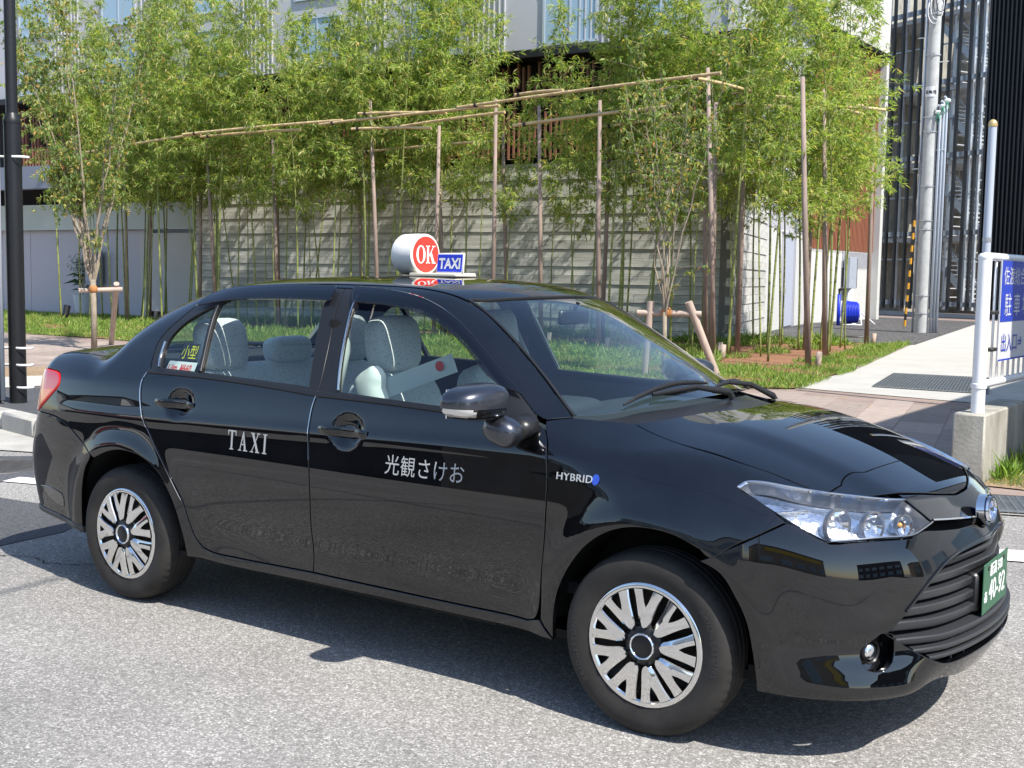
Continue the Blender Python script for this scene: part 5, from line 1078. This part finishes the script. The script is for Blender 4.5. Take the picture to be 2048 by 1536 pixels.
for z in (.18,.42,.60,2.60):
    b=B(); pts=[]
    for a in np.linspace(-2.4,.6,16): pts.append((.08+.096*math.cos(a)-.0,.21+.096*math.sin(a),z))
    pts=[(-.29,-.10,z)]+[(-.2+.097*math.cos(a),-.06+.097*math.sin(a),z) for a in np.linspace(3.4,5.2,8)]+pts; b.tube(pts,(.003,.014),6,True,(0,0,1)); b.obj('strap','white_strap',cp,True)
# ================================================================ sign fence on its pedestal
pe=thing('concrete_pedestal','weathered grey concrete pedestal carrying the white fence post','pedestal'); b=B(); b.box((.93,5.40,.262),(.225,1.36,.524),None,.012); b.obj('block','concrete_old',pe,True,40)
lw=thing('low_wall','low dark concrete wall running back from the pedestal','wall'); b=B(); b.box((1.05,10.1,.24),(.22,8.0,.50),None,.01); b.obj('wall_block','concrete_old',lw,True,40)
fe=thing('sign_fence','white pipe fence with thin uprights, standing on the pedestal','fence')
FP=Vector((.955,4.85,.0)); FD=Vector((.05,.9987,0)).normalized(); b=B(); b.tube([FP+Vector((0,0,.52)),FP+Vector((0,0,1.655))],.048,24); b.obj('post','white_enamel',fe,True,50)
b=B(); b.lathe([(.048,1.63),(.052,1.64),(.052,1.66),(.035,1.675),(0,1.68)],20,None,FP); b.obj('post_cap','white_enamel',fe,True,50)
b=B(); b.lathe([(.0485,.700),(.056,.705),(.056,.735),(.0485,.74)],20,None,FP); b.obj('post_collar','white_enamel',fe,True,50)
for z,zz in ((1.655,1.655),(.725,.725)): b=B(); b.tube([FP+Vector((0,0,z)),FP+FD*3.2+Vector((0,0,zz))],.030,14); b.obj('rail','white_enamel',fe,True,50)
b=B(); b.tube([FP+FD*3.2+Vector((0,0,.2)),FP+FD*3.2+Vector((0,0,1.66))],.0305,20); b.obj('post','white_enamel',fe,True,50)
b=B(); b.tube([(0,0,.73),(0,0,1.65)],.010,8); um=b.mesh('upright','white_enamel',True)
for i in range(20): q=FP+FD*(.13+i*.15); link('upright',um,fe,(q.x,q.y,0))
bs=thing('parking_sign','blue and white parking sign with white Japanese lettering on the white fence','sign'); SW=1.9
SO=FP+FD*.26+Vector((.045,0,0)); Rs=Matrix((FD,(0,0,1),Vector((FD.y,-FD.x,0)))).transposed()      # local x along the fence, y up, z towards the road
def son(V,dz=0): return [tuple(Rs@Vector((v[0],v[1],v[2]+dz))+SO) for v in V]
b=B(); b.box((SW/2,1.26,0),(SW,.74,.012),None,.003); V=son(b.V); link('board',mesh('board',V,b.F,'board_white'),bs)
b=B(); b.box((SW/2,1.405,.0075),(SW-.004,.452,.003)); link('blue_field',mesh('blue_field',son(b.V),b.F,'board_blue'),bs)
b=B(); b.box((SW/2,.895,.0075),(SW-.004,.012,.003)); link('blue_line',mesh('blue_line',son(b.V),b.F,'board_blue'),bs)
for body,x,y,s_,m_ in (('佐渡総合病院',.04,1.465,.145,'board_white'),('駐 車 場',.09,1.235,.185,'board_white'),('出入口⇒',.04,.965,.150,'board_blue')):
    V,F=text_tris(body,s_,0,1.0,1.0,0); link('lettering',mesh('lettering',son([(v[0]+x+.0,v[1]+y,0) for v in V],.0105),F,m_),bs)
for z in (.98,1.25):
    b=B(); b.box(FP+FD*.14+Vector((.035,0,z)),(.05,.16,.025),None,.004); b.obj('clamp','steel_dark',bs,True,40)
# ================================================================ across the street (seen mirrored in the paint) and beside the path
def house(label,x,y,rz,w_,d_,h,m,roof='dark',sign=None,rows=2,cols=5,cat='building'):
    t=thing('street_building',label,cat,(x,y,0),rz); b=B(); b.box((0,-d_/2,h/2),(w_,d_,h)); b.obj('wall',m,t)
    b=B(); b.box((0,-d_/2,h+.12),(w_+.3,d_+.3,.24)); b.obj('roof_edge','fin_dark_wall',t)
    for r in range(rows):
        for c in range(cols):
            cx=-w_/2+w_*(c+.5)/cols; z=1.4+2.9*r; 
            if z+1>h: continue
            b=B(); b.box((cx,.0,z),(w_/cols*.6,.10,1.35)); f_=b.obj('window','frame_alu',t); b=B(); b.box((cx,.055,z),(w_/cols*.6-.14,.02,1.2)); b.obj('pane','glass_window',f_)
    if sign: b=B(); b.box((sign[1],.15,sign[2]),(sign[3],.2,sign[4])); b.obj('sign_band',sign[0],t)
    return t
mat('house_dark',(.05,.05,.055),.7,noise=(1,.2,4)); mat('house_white',(.72,.71,.68),.7,noise=(1,.08,4)); mat('house_tan',(.36,.30,.22),.8,noise=(1,.1,4)); mat('sign_red2',(.55,.03,.03),.5); mat('sign_yellow2',(.75,.52,.03),.5)
house('long low dark shed across the street, behind the viewer',-24,-15,.10,30,6,2.3,'house_dark',cols=8,rows=0)
house('tall white warehouse with a red band across the street',-52,-26,.14,34,14,8.5,'house_white',sign=('sign_red2',5,6.6,16,1.3),cols=7)
house('unseen white shop added across the street so its sunlit front and red sign band mirror in the taxi paint',-33,-25,-.85,26,10,5.6,'house_white',sign=('sign_red2',-4,4.9,9,.8),cols=6,rows=1)  # invented shop, turned sunward to mirror a bright streak in the doors
house('white two-storey house across the street',-6,-23,.05,13,9,6.4,'house_white',cols=4)
house('brown shop with a yellow sign band across the street',14,-20,-.15,18,10,5.2,'house_tan',sign=('sign_yellow2',0,4.2,15,1.1),cols=5,rows=1)
house('dark grey house at the far end of the street to the right',42,-6,math.pi/2+.2,26,10,7.0,'house_dark',cols=6)
house('pale house at the corner of the street to the right',40,20,math.pi/2,14,10,6.0,'house_tan',cols=4)
rb_=house('low pale building beside the path, its shadow falls on the paving',8.4,4.8,math.pi,9.8,22,5.3,'house_white',cols=3,rows=1)
pl2=thing('street_pole','tall grey utility pole across the street behind the viewer','utility pole',(5.4,-18,0)); b=B(); b.tube([(0,0,0),(0,0,11)],[.18,.13],16); b.obj('pole_shaft','pole_concrete',pl2,True)
wr=thing('overhead_cable','black overhead cable crossing above the taxi','cable'); b=B(); b.tube([Vector((5.4,-18,8.6)).lerp(Vector((.3,16,6.4)),t)+Vector((0,0,-1.0*4*t*(1-t))) for t in np.linspace(0,1,24)],.016,6); b.obj('cable_strand','trim_black',wr,True)
wr=thing('overhead_cable','second black overhead cable high above the street','cable'); b=B(); b.tube([Vector((-30,-9,8.8)).lerp(Vector((32,-1,8.6)),t)+Vector((0,0,-1.0*4*t*(1-t))) for t in np.linspace(0,1,30)],.02,6); b.obj('cable_strand','trim_black',wr,True)
# ================================================================ bamboo, trees, grass
mat('culm_green',(.22,.25,.07),.45,noise=(2.2,.30,3),rand=.18); mat('culm_node',(.10,.095,.04),.6); mat('twig',(.30,.27,.10),.6); mat('post_wood',(.27,.205,.17),.8,noise=(9,.30,5,(1,1,.25)),bump=(40,.4,.004),rand=.10)
mat('cut_wood',(.50,.38,.26),.8); mat('pole_bamboo',(.48,.36,.19),.5,noise=(3,.16,4),rand=.1); mat('bark',(.26,.215,.16),.85,noise=(12,.25,5),bump=(50,.4,.004)); mat('rope',(.38,.17,.06),.9,noise=(60,.3,3)); mat('tie_black',(.015,.015,.015),.6); mat('stake_wood',(.42,.33,.27),.8,noise=(8,.22,5,(1,1,.3)),bump=(50,.3,.003))
leafmat('bamboo_leaf',[(0,(.11,.18,.045)),(.35,(.22,.31,.08)),(.70,(.37,.45,.13)),(.90,(.48,.47,.19)),(1,(.60,.42,.20))],.48,.42)
leafmat('tree_leaf',[(0,(.10,.17,.055)),(.45,(.18,.26,.085)),(.80,(.33,.37,.12)),(.94,(.50,.36,.12)),(1,(.55,.26,.10))],.42)
leafmat('grass_leaf',[(0,(.09,.17,.035)),(.4,(.18,.30,.06)),(.8,(.30,.41,.09)),(1,(.48,.45,.2))],.35)
leafmat('plant_leaf',[(0,(.04,.10,.03)),(1,(.08,.17,.05))],.25,.35)
def leaves_mesh(name,base,dirv,nrm,L_,W_,m,bend=.25):
    """one folded leaf (4 triangles) per entry"""
    n=len(base); side=np.cross(dirv,nrm); side/=np.linalg.norm(side,axis=1,keepdims=True)+1e-9; nn=np.cross(side,dirv)
    L_=L_[:,None]; W_=W_[:,None]; mid=base+dirv*L_*.45; tip=base+dirv*L_-nn*L_*bend*.6
    V=np.stack([base,mid+side*W_/2+nn*W_*.18,mid-nn*L_*bend*.12,mid-side*W_/2+nn*W_*.18,tip],1).reshape(-1,3)
    o=np.arange(n)[:,None]*5; F=np.stack([o+[0,1,2],o+[0,2,3],o+[1,4,2],o+[2,4,3]],1).reshape(-1,3)
    me=bpy.data.meshes.new(name); me.vertices.add(len(V)); me.vertices.foreach_set('co',V.ravel().astype(np.float32)); me.loops.add(len(F)*3); me.loops.foreach_set('vertex_index',F.ravel().astype(np.int32)); me.polygons.add(len(F)); me.polygons.foreach_set('loop_start',np.arange(0,len(F)*3,3,dtype=np.int32)); me.polygons.foreach_set('loop_total',np.full(len(F),3,dtype=np.int32)); me.materials.append(M[m]); me.update(calc_edges=True); return me
def unit(v): return v/(np.linalg.norm(v,axis=-1,keepdims=True)+1e-9)
def make_bamboo(H,seed,zlow=2.3,dens=1.0,r0=.024,spread=1.0):
    g=np.random.default_rng(seed); lx,ly=g.normal(0,.10,2); cx,cy=g.normal(0,.35,2)
    def cen(z): t=z/H; return np.array([lx*z*.3+cx*t**3*1.2,ly*z*.3+cy*t**3*1.2,z])
    zs=[0]; 
    while zs[-1]<H: zs.append(zs[-1]+.26+.04*g.random())
    b=B(); pts=[];rad=[]; nd=B()
    for z in zs: pts.append(cen(z)); rad.append(max(.004,r0*(1-.80*(z/H)**1.3)))
    b.tube(pts,rad,8); culm=b.mesh('culm','culm_green',True)
    for p,r in zip(pts[1:],rad[1:]): nd.lathe([(r*.9,-.008),(r*1.22,-.003),(r*1.22,.003),(r*.9,.008)],8,None,p)
    node=nd.mesh('culm_nodes','culm_node',True)
    tw=B(); base=[];dv=[];Ls=[]
    for z in zs:
        if z<zlow or (z<zlow+1.1 and g.random()<.62): continue
        t=(z-zlow)/(H-zlow); p0=cen(z)
        for k in range(int(g.integers(2,4))):
            a=g.uniform(0,2*math.pi); Lb=(.55+.75*math.sin(math.pi*min(1,.20+t*.8))-.35*t)*g.uniform(.7,1.25)*spread; el=g.uniform(.35,1.0); d=np.array([math.cos(a)*math.cos(el),math.sin(a)*math.cos(el),math.sin(el)])
            n=7; P_=[p0+d*Lb*i/(n-1)+np.array([0,0,-.32*Lb*(i/(n-1))**2.2]) for i in range(n)]; tw.tube(P_,[.0045,.004,.0035,.003,.0025,.002,.0012],4,False)
            for i in range(1,n):
                for q in range(int(round(g.integers(2,5)*dens*(1.1-.62*t)))):
                    c=P_[i]+g.normal(0,.03,3); td=unit(d*.4+g.normal(0,.6,3)+[0,0,-.1]); Lt=g.uniform(.06,.22); c2=c+td*Lt
                    for l in range(int(g.integers(5,9))):
                        ld=unit(td*.8+g.normal(0,.55,3)+np.array([0,0,-.42])); base.append(c+td*Lt*g.uniform(.3,1)); dv.append(ld); Ls.append(g.uniform(.09,.18))
    twm=tw.mesh('twigs','twig'); base=np.array(base);dv=np.array(dv);Ls=np.array(Ls); nr=unit(g.normal(0,.6,base.shape)+[0,0,1]); lm=leaves_mesh('foliage',base,dv,nr,Ls,Ls*.14+.004,'bamboo_leaf')
    return culm,node,twm,lm
BV=[make_bamboo(7.6,11,2.7),make_bamboo(8.6,12,3.3,1.1),make_bamboo(6.8,13,2.2,1.0,.020),make_bamboo(9.2,14,3.4,1.1,.028),make_bamboo(7.2,15,2.4,.9,.018,.85),make_bamboo(8.0,16,2.9,1.0,.024,1.1),make_bamboo(5.9,17,2.1,.9,.016,.8)]
print('leaf tris',[len(v[3].polygons) for v in BV])
spots=[]
def okspot(x,y,dm=.42): return all((x-a)**2+(y-c)**2>dm*dm for a,c in spots)
vis=[(-6.5,17.04),(-5.98,17.62),(-6.12,18.6),(-7.3,20.0),(-5.85,18.91),(-5.53,19.27),(-5.16,19.7),(-5.2,18.9),(-5.92,15.65),(-5.09,17.54),(-4.58,17.1),(-5.54,20.5),(-6.9,16.2),(-5.3,18.1),(-5.6,16.4),(-5.0,15.3)]
g=np.random.default_rng(5)
for x,y in vis: spots.append((x,y))
tries=0
while len(spots)<89 and tries<6000:
    tries+=1; x=g.uniform(-26.5,-5.6); y=(g.uniform(16.3,17.9) if g.random()<.85 else g.uniform(17.9,19.2)) if x<-7.5 else g.uniform(15.6,20.5)
    y-=.08*max(0,-8-x)*.35
    if okspot(x,y,.50): spots.append((x,y))
side_lab=['near the right end of the bed','before the stone corner of the wall','in front of the concrete wall','in the middle of the bed','towards the entrance','at the left end of the bed']
_f,_r,_u=[np.array(cam.matrix_world.to_3x3().col[k]) for k in (2,0,1)]; _c=np.array(cam.location) if 0 else np.array(cam.matrix_world.translation)
def pxof(p):
    d=np.array(p,float)-_c; z=-(d@_f); return 512+1179.2*(d@_r)/z
zones=['over the boot end of the taxi','above the rear windscreen of the taxi','beside the pale entrance panel','behind the taxi rear pillar','over the rear door of the taxi','over the taxi rear window','left of the OK lamp','directly behind the OK lamp','right of the TAXI board','over the front half of the taxi roof','above the top of the windscreen','left of the young front tree','behind the young front tree','at the H-shaped tree prop','left of the stone wall corner','before the stone wall corner','before the blue-grey door','in front of the hose reel','before the red slats','at the gravel edge']
def zone(p): return zones[max(0,min(len(zones)-1,int((pxof(p)-95)/ (885-95)*len(zones))))]
USED={}
def uniq(parts,extras):
    lab=' '.join(parts)
    for e in ['']+extras:
        l=(lab+' '+e).strip()
        if l not in USED: USED[l]=1; return l
    return lab
adj=['slim','tall','leafy','thick-stemmed','pale','dense','young']
bprot={}
rg_=sorted(range(len(spots)),key=lambda i:spots[i][0])
for rank,i in enumerate(rg_):
    x,y=spots[i]; k=int(g.integers(0,6)) if i%6 else 6; q=5-min(5,int(6*rank/len(spots))); row='front-row' if y<17.0 else 'middle-row' if y<18.0 else 'back-row'; lab=uniq([adj[k],row,'bamboo',zone((x,y,1))],['with a bent top','with a bare lower stem','with drooping sprays'])
    t=thing('bamboo',lab,'bamboo',(x,y,.045),g.uniform(0,6.28),'bamboo growing in the bed before the wall'); s_=g.uniform(.92,1.1); t.scale=(s_,s_,s_*(g.uniform(.95,1.1) if x<-13 else g.uniform(.80,.95)))
    for nm,me in zip(('culm','culm_nodes','twigs','foliage'),BV[k]):
        o=link(nm,me,t); 
        if nm!='culm': o['kind']='stuff'
# timber posts and bamboo cross poles
posts=[(-5.93,15.08,5.1,-.28,0),(-6.3,15.75,4.6,-.05,0),(-7.0,17.0,4.9,-.2,0),(-6.21,16.72,5.0,0,0),(-3.93,14.41,4.7,-.32,.1),(-4.62,17.06,4.9,-.22,0),(-5.47,22.0,5.0,-.05,0),(-5.75,19.02,4.7,0,0),
 (-8.6,15.6,4.8,-.15,.1),(-9.6,17.4,4.7,.1,0),(-10.4,16.3,4.9,-.15,0),(-11.4,15.95,5.05,.02,0),(-12.1,17.5,4.6,-.2,0),(-13.0,16.0,4.6,.1,0),(-13.8,17.4,4.5,-.25,0),(-14.7,16.15,5.3,-.30,0),(-16.5,17.6,4.6,-.2,0),(-18.0,16.2,4.6,-.15,0),(-19.3,17.5,4.8,-.1,0),(-20.3,16.3,4.95,-.35,0),(-22.0,17.2,4.6,.1,0),(-24.0,16.4,4.6,-.05,0),(-24.6,17.6,4.4,.15,0)]
plab=['right end','middle','left part']
for i,(x,y,h,lx,ly) in enumerate(sorted(posts,key=lambda p:-p[0])):
    t=thing('timber_post',uniq([f"brown round timber post {'leaning left' if lx<-.12 else 'standing upright' if abs(lx)<.06 else 'leaning slightly'}",zone((x,y,1))],['in the rear','with a short stub stake']),'post',(x,y,.03),group='timber posts propping the bamboo')
    b=B(); b.tube([(0,0,0),(lx*.5+.01,0,h*.5),(lx,ly,h)],[.052,.045,.036],10); b.obj('post_shaft','post_wood',t,True)
    if i%2==0:
        b=B(); b.tube([(.12,.1,-.02),(.13,.12,.28)],.05,8); b.obj('stub_stake','stake_wood',t,True)
_cc=Vector((3.032,-4.081,1.463))
rails=[((-26,16.5,4.7),(-20.8,16.25,4.92)),((-21.4,16.2,4.93),(-15.9,16.2,4.95)),((-20.9,16.35,4.86),(-17.3,16.25,4.82)),((-16.6,16.2,4.90),(-11.3,15.95,4.93)),((-15.3,16.1,5.05),(-12.8,16.1,4.90)),((-15.5,16.1,4.72),(-13.3,16.2,4.62)),((-14.6,16.4,4.72),(-11.2,16.0,4.80)),((-12.4,16.0,4.98),(-6.0,15.15,5.03)),((-11.0,16.1,5.15),(-9.6,15.7,5.08)),((-10.9,15.9,4.5),(-7.0,15.3,4.55)),((-6.6,15.2,5.02),(-6.15,16.8,4.95)),((-6.5,16.8,4.95),(-4.9,19.4,4.92)),((-5.9,17.6,4.93),(-5.1,20.0,4.85)),((-6.4,16.6,4.72),(-5.2,19.2,4.80)),((-9.9,17.6,4.6),(-6.4,17.3,4.7)),((-16.8,17.7,4.4),(-12.5,17.6,4.45)),((-23,17.4,4.4),(-18.5,17.5,4.5)),((-5.3,19.0,4.88),(-4.65,20.0,4.90))]
for i,(a,c) in enumerate(sorted(rails,key=lambda r:-r[0][0])):
    a=tuple(_cc+(Vector(a)-_cc)*.955); c=tuple(_cc+(Vector(c)-_cc)*.955)
    t=thing('bamboo_rail',uniq([f"{'long' if (Vector(c)-Vector(a)).length>4 else 'short'} pale bamboo cross pole",zone([(a[j]+c[j])/2 for j in range(3)])],['hung lower','crossing another','further back']),'pole',a,group='bamboo cross poles'); a=Vector(a);c=Vector(c); b=B(); L_=c-a; n=max(4,int(L_.length/.35)); pts=[];rr=[]
    for k in range(n+1):
        for dd,r_ in ((-.012,.030),(0,.035),(.012,.030)): pts.append(L_*(k/n)+L_.normalized()*dd+Vector((0,0,.02*math.sin(3*k/n)))); rr.append(r_)
    b.tube(pts,rr,8); b.obj('pole','pole_bamboo',t,True,60)
    b=B(); q=L_*.08; b.tube([q-L_.normalized()*.03,q+L_.normalized()*.03],.042,8); b.obj('lashing','tie_black',t)
# small broadleaf trees in front
def make_tree(label,x,y,seed,base_h,H,spreadx,trunk,nst,dens=1.0,bare=0.45):
    g=np.random.default_rng(seed); t=thing('young_tree',label,'tree',(x,y,.03)); b=B(); b.tube([(0,0,0),(.01,0,base_h*.5),(0,0,base_h)],[trunk,trunk*.92,trunk*.85],12); b.obj('trunk','bark',t,True)
    tw=B(); base=[];dv=[];Ls=[]
    for s in range(nst):
        a=g.uniform(0,6.28); out=g.uniform(.25,1)*spreadx; top=np.array([math.cos(a)*out,math.sin(a)*out,H*g.uniform(.7,1)]); n=12
        z0=base_h*g.uniform(.85,1.0); P_=[np.array([0,0,z0])+(top-[0,0,z0])*[ (i/n)**1.1,(i/n)**1.1,i/n]+g.normal(0,.02,3)*(i>0) for i in range(n+1)]; tw.tube(P_,[max(.004,trunk*.42*(1-i/n)**.8) for i in range(n+1)],6,False)
        for i in range(2,n+1):
            if i/n<bare and g.random()<.82: continue
            for q in range(3 if i/n>bare else 1):
                d=unit(np.array([math.cos(a),math.sin(a),0])*.3+g.normal(0,.8,3)+[0,0,.5]); Lb=g.uniform(.2,.6); m=5; Q=[P_[i]+d*Lb*j/m+np.array([0,0,-.1*Lb*(j/m)**2]) for j in range(m+1)]; tw.tube(Q,[.005,.004,.0035,.003,.002,.001],4,False)
                for j in range(1,m+1):
                    for c in range(int(2*dens)):
                        cc=Q[j]+g.normal(0,.05,3); cd_=unit(g.normal(0,1,3)+[0,0,-.2])
                        for l in range(5): base.append(cc); dv.append(unit(cd_*.5+g.normal(0,.55,3)+[0,0,-.55])); Ls.append(g.uniform(.06,.105))
    o=tw.obj('branches','bark',t); stuff(o); base=np.array(base);dv=np.array(dv);Ls=np.array(Ls); o=link('foliage',leaves_mesh('foliage',base,dv,unit(g.normal(0,.5,base.shape)+[0,0,1]),Ls,Ls*.33,'tree_leaf'),t); stuff(o); return t
make_tree('young multi-stemmed tree with reddish leaf tips tied to a low stake, left of the taxi',-15.15,8.97,3,1.25,6.6,1.5,.055,12,1.35,.30)
make_tree('young thin-branched tree tied to a wooden crossbar behind the windscreen',-4.80,11.0,8,.95,4.7,.95,.035,8,.8,.5)
def prop(label,x,y,A,cross,ties):
    t=thing('tree_prop',label,'tree prop',(x,y,.03))
    for a,c,r in A: b=B(); b.tube([a,c],r,12); o=b.obj('prop_post','stake_wood',t,True,50)
    b=B(); b.tube(cross,.042,12); b.obj('crossbar','stake_wood',t,True,50)
    for c in ties: V,F=superell(c,(.15,.14,.15),.8,8); link('rope_tie',mesh('rope_tie',V,F,'rope',True),t)
prop('wooden prop with crossbar tied to the young tree left of the taxi',-15.15,8.97,[((-1.0,1.1,0),(.10,.42,1.18),.05)],[(-.25,-.12,1.05),(.16,.5,1.08)],[(.0,0,1.08)])
prop('wooden H-shaped prop tied to the young tree behind the windscreen',-4.80,11.0,[((-.32,.05,0),(-.24,.02,1.10),.05),((.60,.55,0),(.26,.22,1.10),.055)],[(-.42,-.05,.93),(.42,.32,.93)],[(.0,0.05,.95)])
# potted plant leaves
gg=np.random.default_rng(2); base=[];dv=[];Ls=[]
for i in range(26): a=gg.uniform(0,6.28); h=gg.uniform(.7,1.25); base.append((.1*math.cos(a),.1*math.sin(a),h)); dv.append(unit(np.array([math.cos(a),math.sin(a),.3]))); Ls.append(gg.uniform(.28,.5))
base=np.array(base,float);dv=np.array(dv);Ls=np.array(Ls); o=link('broad_leaves',leaves_mesh('broad_leaves',base,dv,unit(gg.normal(0,.2,base.shape)+[0,0,1]),Ls,Ls*.42,'plant_leaf',.6),pp); stuff(o)
base=gg.normal(0,.17,(420,3))+[0,0,1.55]; dv=unit(gg.normal(0,1,(420,3))); o=link('small_leaves',leaves_mesh('small_leaves',base,dv,unit(gg.normal(0,1,(420,3))),np.full(420,.09),np.full(420,.03),'plant_leaf'),pp); stuff(o)
b=B(); [b.tube([(0,0,.5),(.06*math.cos(a),.06*math.sin(a),1.3)],.01,5) for a in (0,1.5,3,4.5)]; b.obj('stems','twig',pp)
# grass and ground cover
def blades(name,pts,hgt,wid,label=None,m='grass_leaf',lean=.7):
    n=len(pts); d=unit(gg.normal(0,lean,(n,3))*[1,1,0]+[0,0,1]); L_=hgt*gg.uniform(.5,1.3,n)*(1+.55*np.sin(pts[:,0]*5.1+np.sin(pts[:,1]*4)*1.5)*np.sin(pts[:,1]*4.3)); o=link(name,leaves_mesh(name,pts,d,unit(gg.normal(0,1,(n,3))),L_,wid*gg.uniform(.6,1.4,n),m,.45)); o['kind']='stuff'; return o
def scatter(poly,n,z=.045,fn=None):
    P_=np.array(poly,float); lo=P_.min(0); hi=P_.max(0); out=[]
    while sum(len(a) for a in out)<n:
        q=gg.uniform(lo,hi,(n*2,2)); q=q[pip(q,P_)]
        if fn is not None: q=q[fn(q)]
        out.append(q)
    q=np.vstack(out)[:n]; return np.hstack([q,np.full((n,1),z)])
def clump(q): # denser tufts with gaps between them
    return (np.sin(q[:,0]*2.3+np.sin(q[:,1]*1.9)*2)+np.sin(q[:,1]*3.1+q[:,0]*1.3)+gg.normal(0,.9,len(q)))>-.6
front=[(-22,10.95),(-15.7,10.85),(-4.8,10.60),(-3.3,10.15),(-2.62,10.7),(-3.1,14.15),(-4.85,23.2),(-5.5,22.3),(-4.6,17.6),(-3.9,14.3),(-5.2,13.9),(-9,14.2),(-22,14.0)]
blades('lawn_fringe',scatter(front,52000,fn=clump),.085,.012)
blades('leafy_ground_cover',scatter([(-24,13.6),(-9,13.8),(-5.2,13.7),(-6.0,15.4),(-8.5,16.4),(-24,16.0)],16000,fn=clump),.16,.022,lean=.9)
blades('wall_side_plants',scatter([(-24,17.9),(-16,18.8),(-8.4,19.5),(-6.3,20.6),(-5.3,22.0),(-7.9,21.2),(-8.1,20.2),(-24,18.95)],14000,fn=clump),.22,.024,lean=.9)
blades('lawn_left',scatter([(-30,12.5),(-20.4,11.2),(-19.9,14.5),(-22,18.5),(-32,17.9)],20000,fn=clump),.11,.014)
def sparse(q): return gg.random(len(q))<.5
blades('bed_weeds',scatter([(-8.4,15.6),(-5.2,14.2),(-4.0,15),(-5.0,21.5),(-7.8,20.2)],2200,fn=lambda q:np.sin(q[:,0]*4)+np.sin(q[:,1]*3.3)>1.0),.13,.014)
t=blades('weed_tuft',np.vstack([gg.normal([1.13,5.2],[.05,.16],(260,2)).tolist(),gg.normal([1.18,5.8],[.05,.15],(180,2)).tolist()]) if 0 else np.hstack([np.vstack([gg.normal([1.13,5.15],[.04,.12],(160,2)),gg.normal([1.16,5.75],[.05,.13],(160,2))]),np.full((320,1),.03)]),.16,.012)
sheet('verge',[(1.05,4.62),(1.45,4.62),(4,5.4),(4,9),(1.16,9)],.036,'verge_soil')
blades('dry_grass',scatter([(1.06,4.7),(1.4,4.7),(1.7,5.2),(1.5,6.2),(1.16,6.3)],1600,.036),.05,.006,m='tree_leaf',lean=2)
# fallen leaves on the paving
n_=140; q=np.array([[gg.uniform(-20,2),gg.uniform(5,11),.05] for _ in range(n_)]); o=link('fallen_leaves',leaves_mesh('fallen_leaves',q,unit(gg.normal(0,1,(n_,3))*[1,1,.05]),np.tile([0,0,1.],(n_,1)),np.full(n_,.07),np.full(n_,.02),'tree_leaf',.1)); stuff(o)
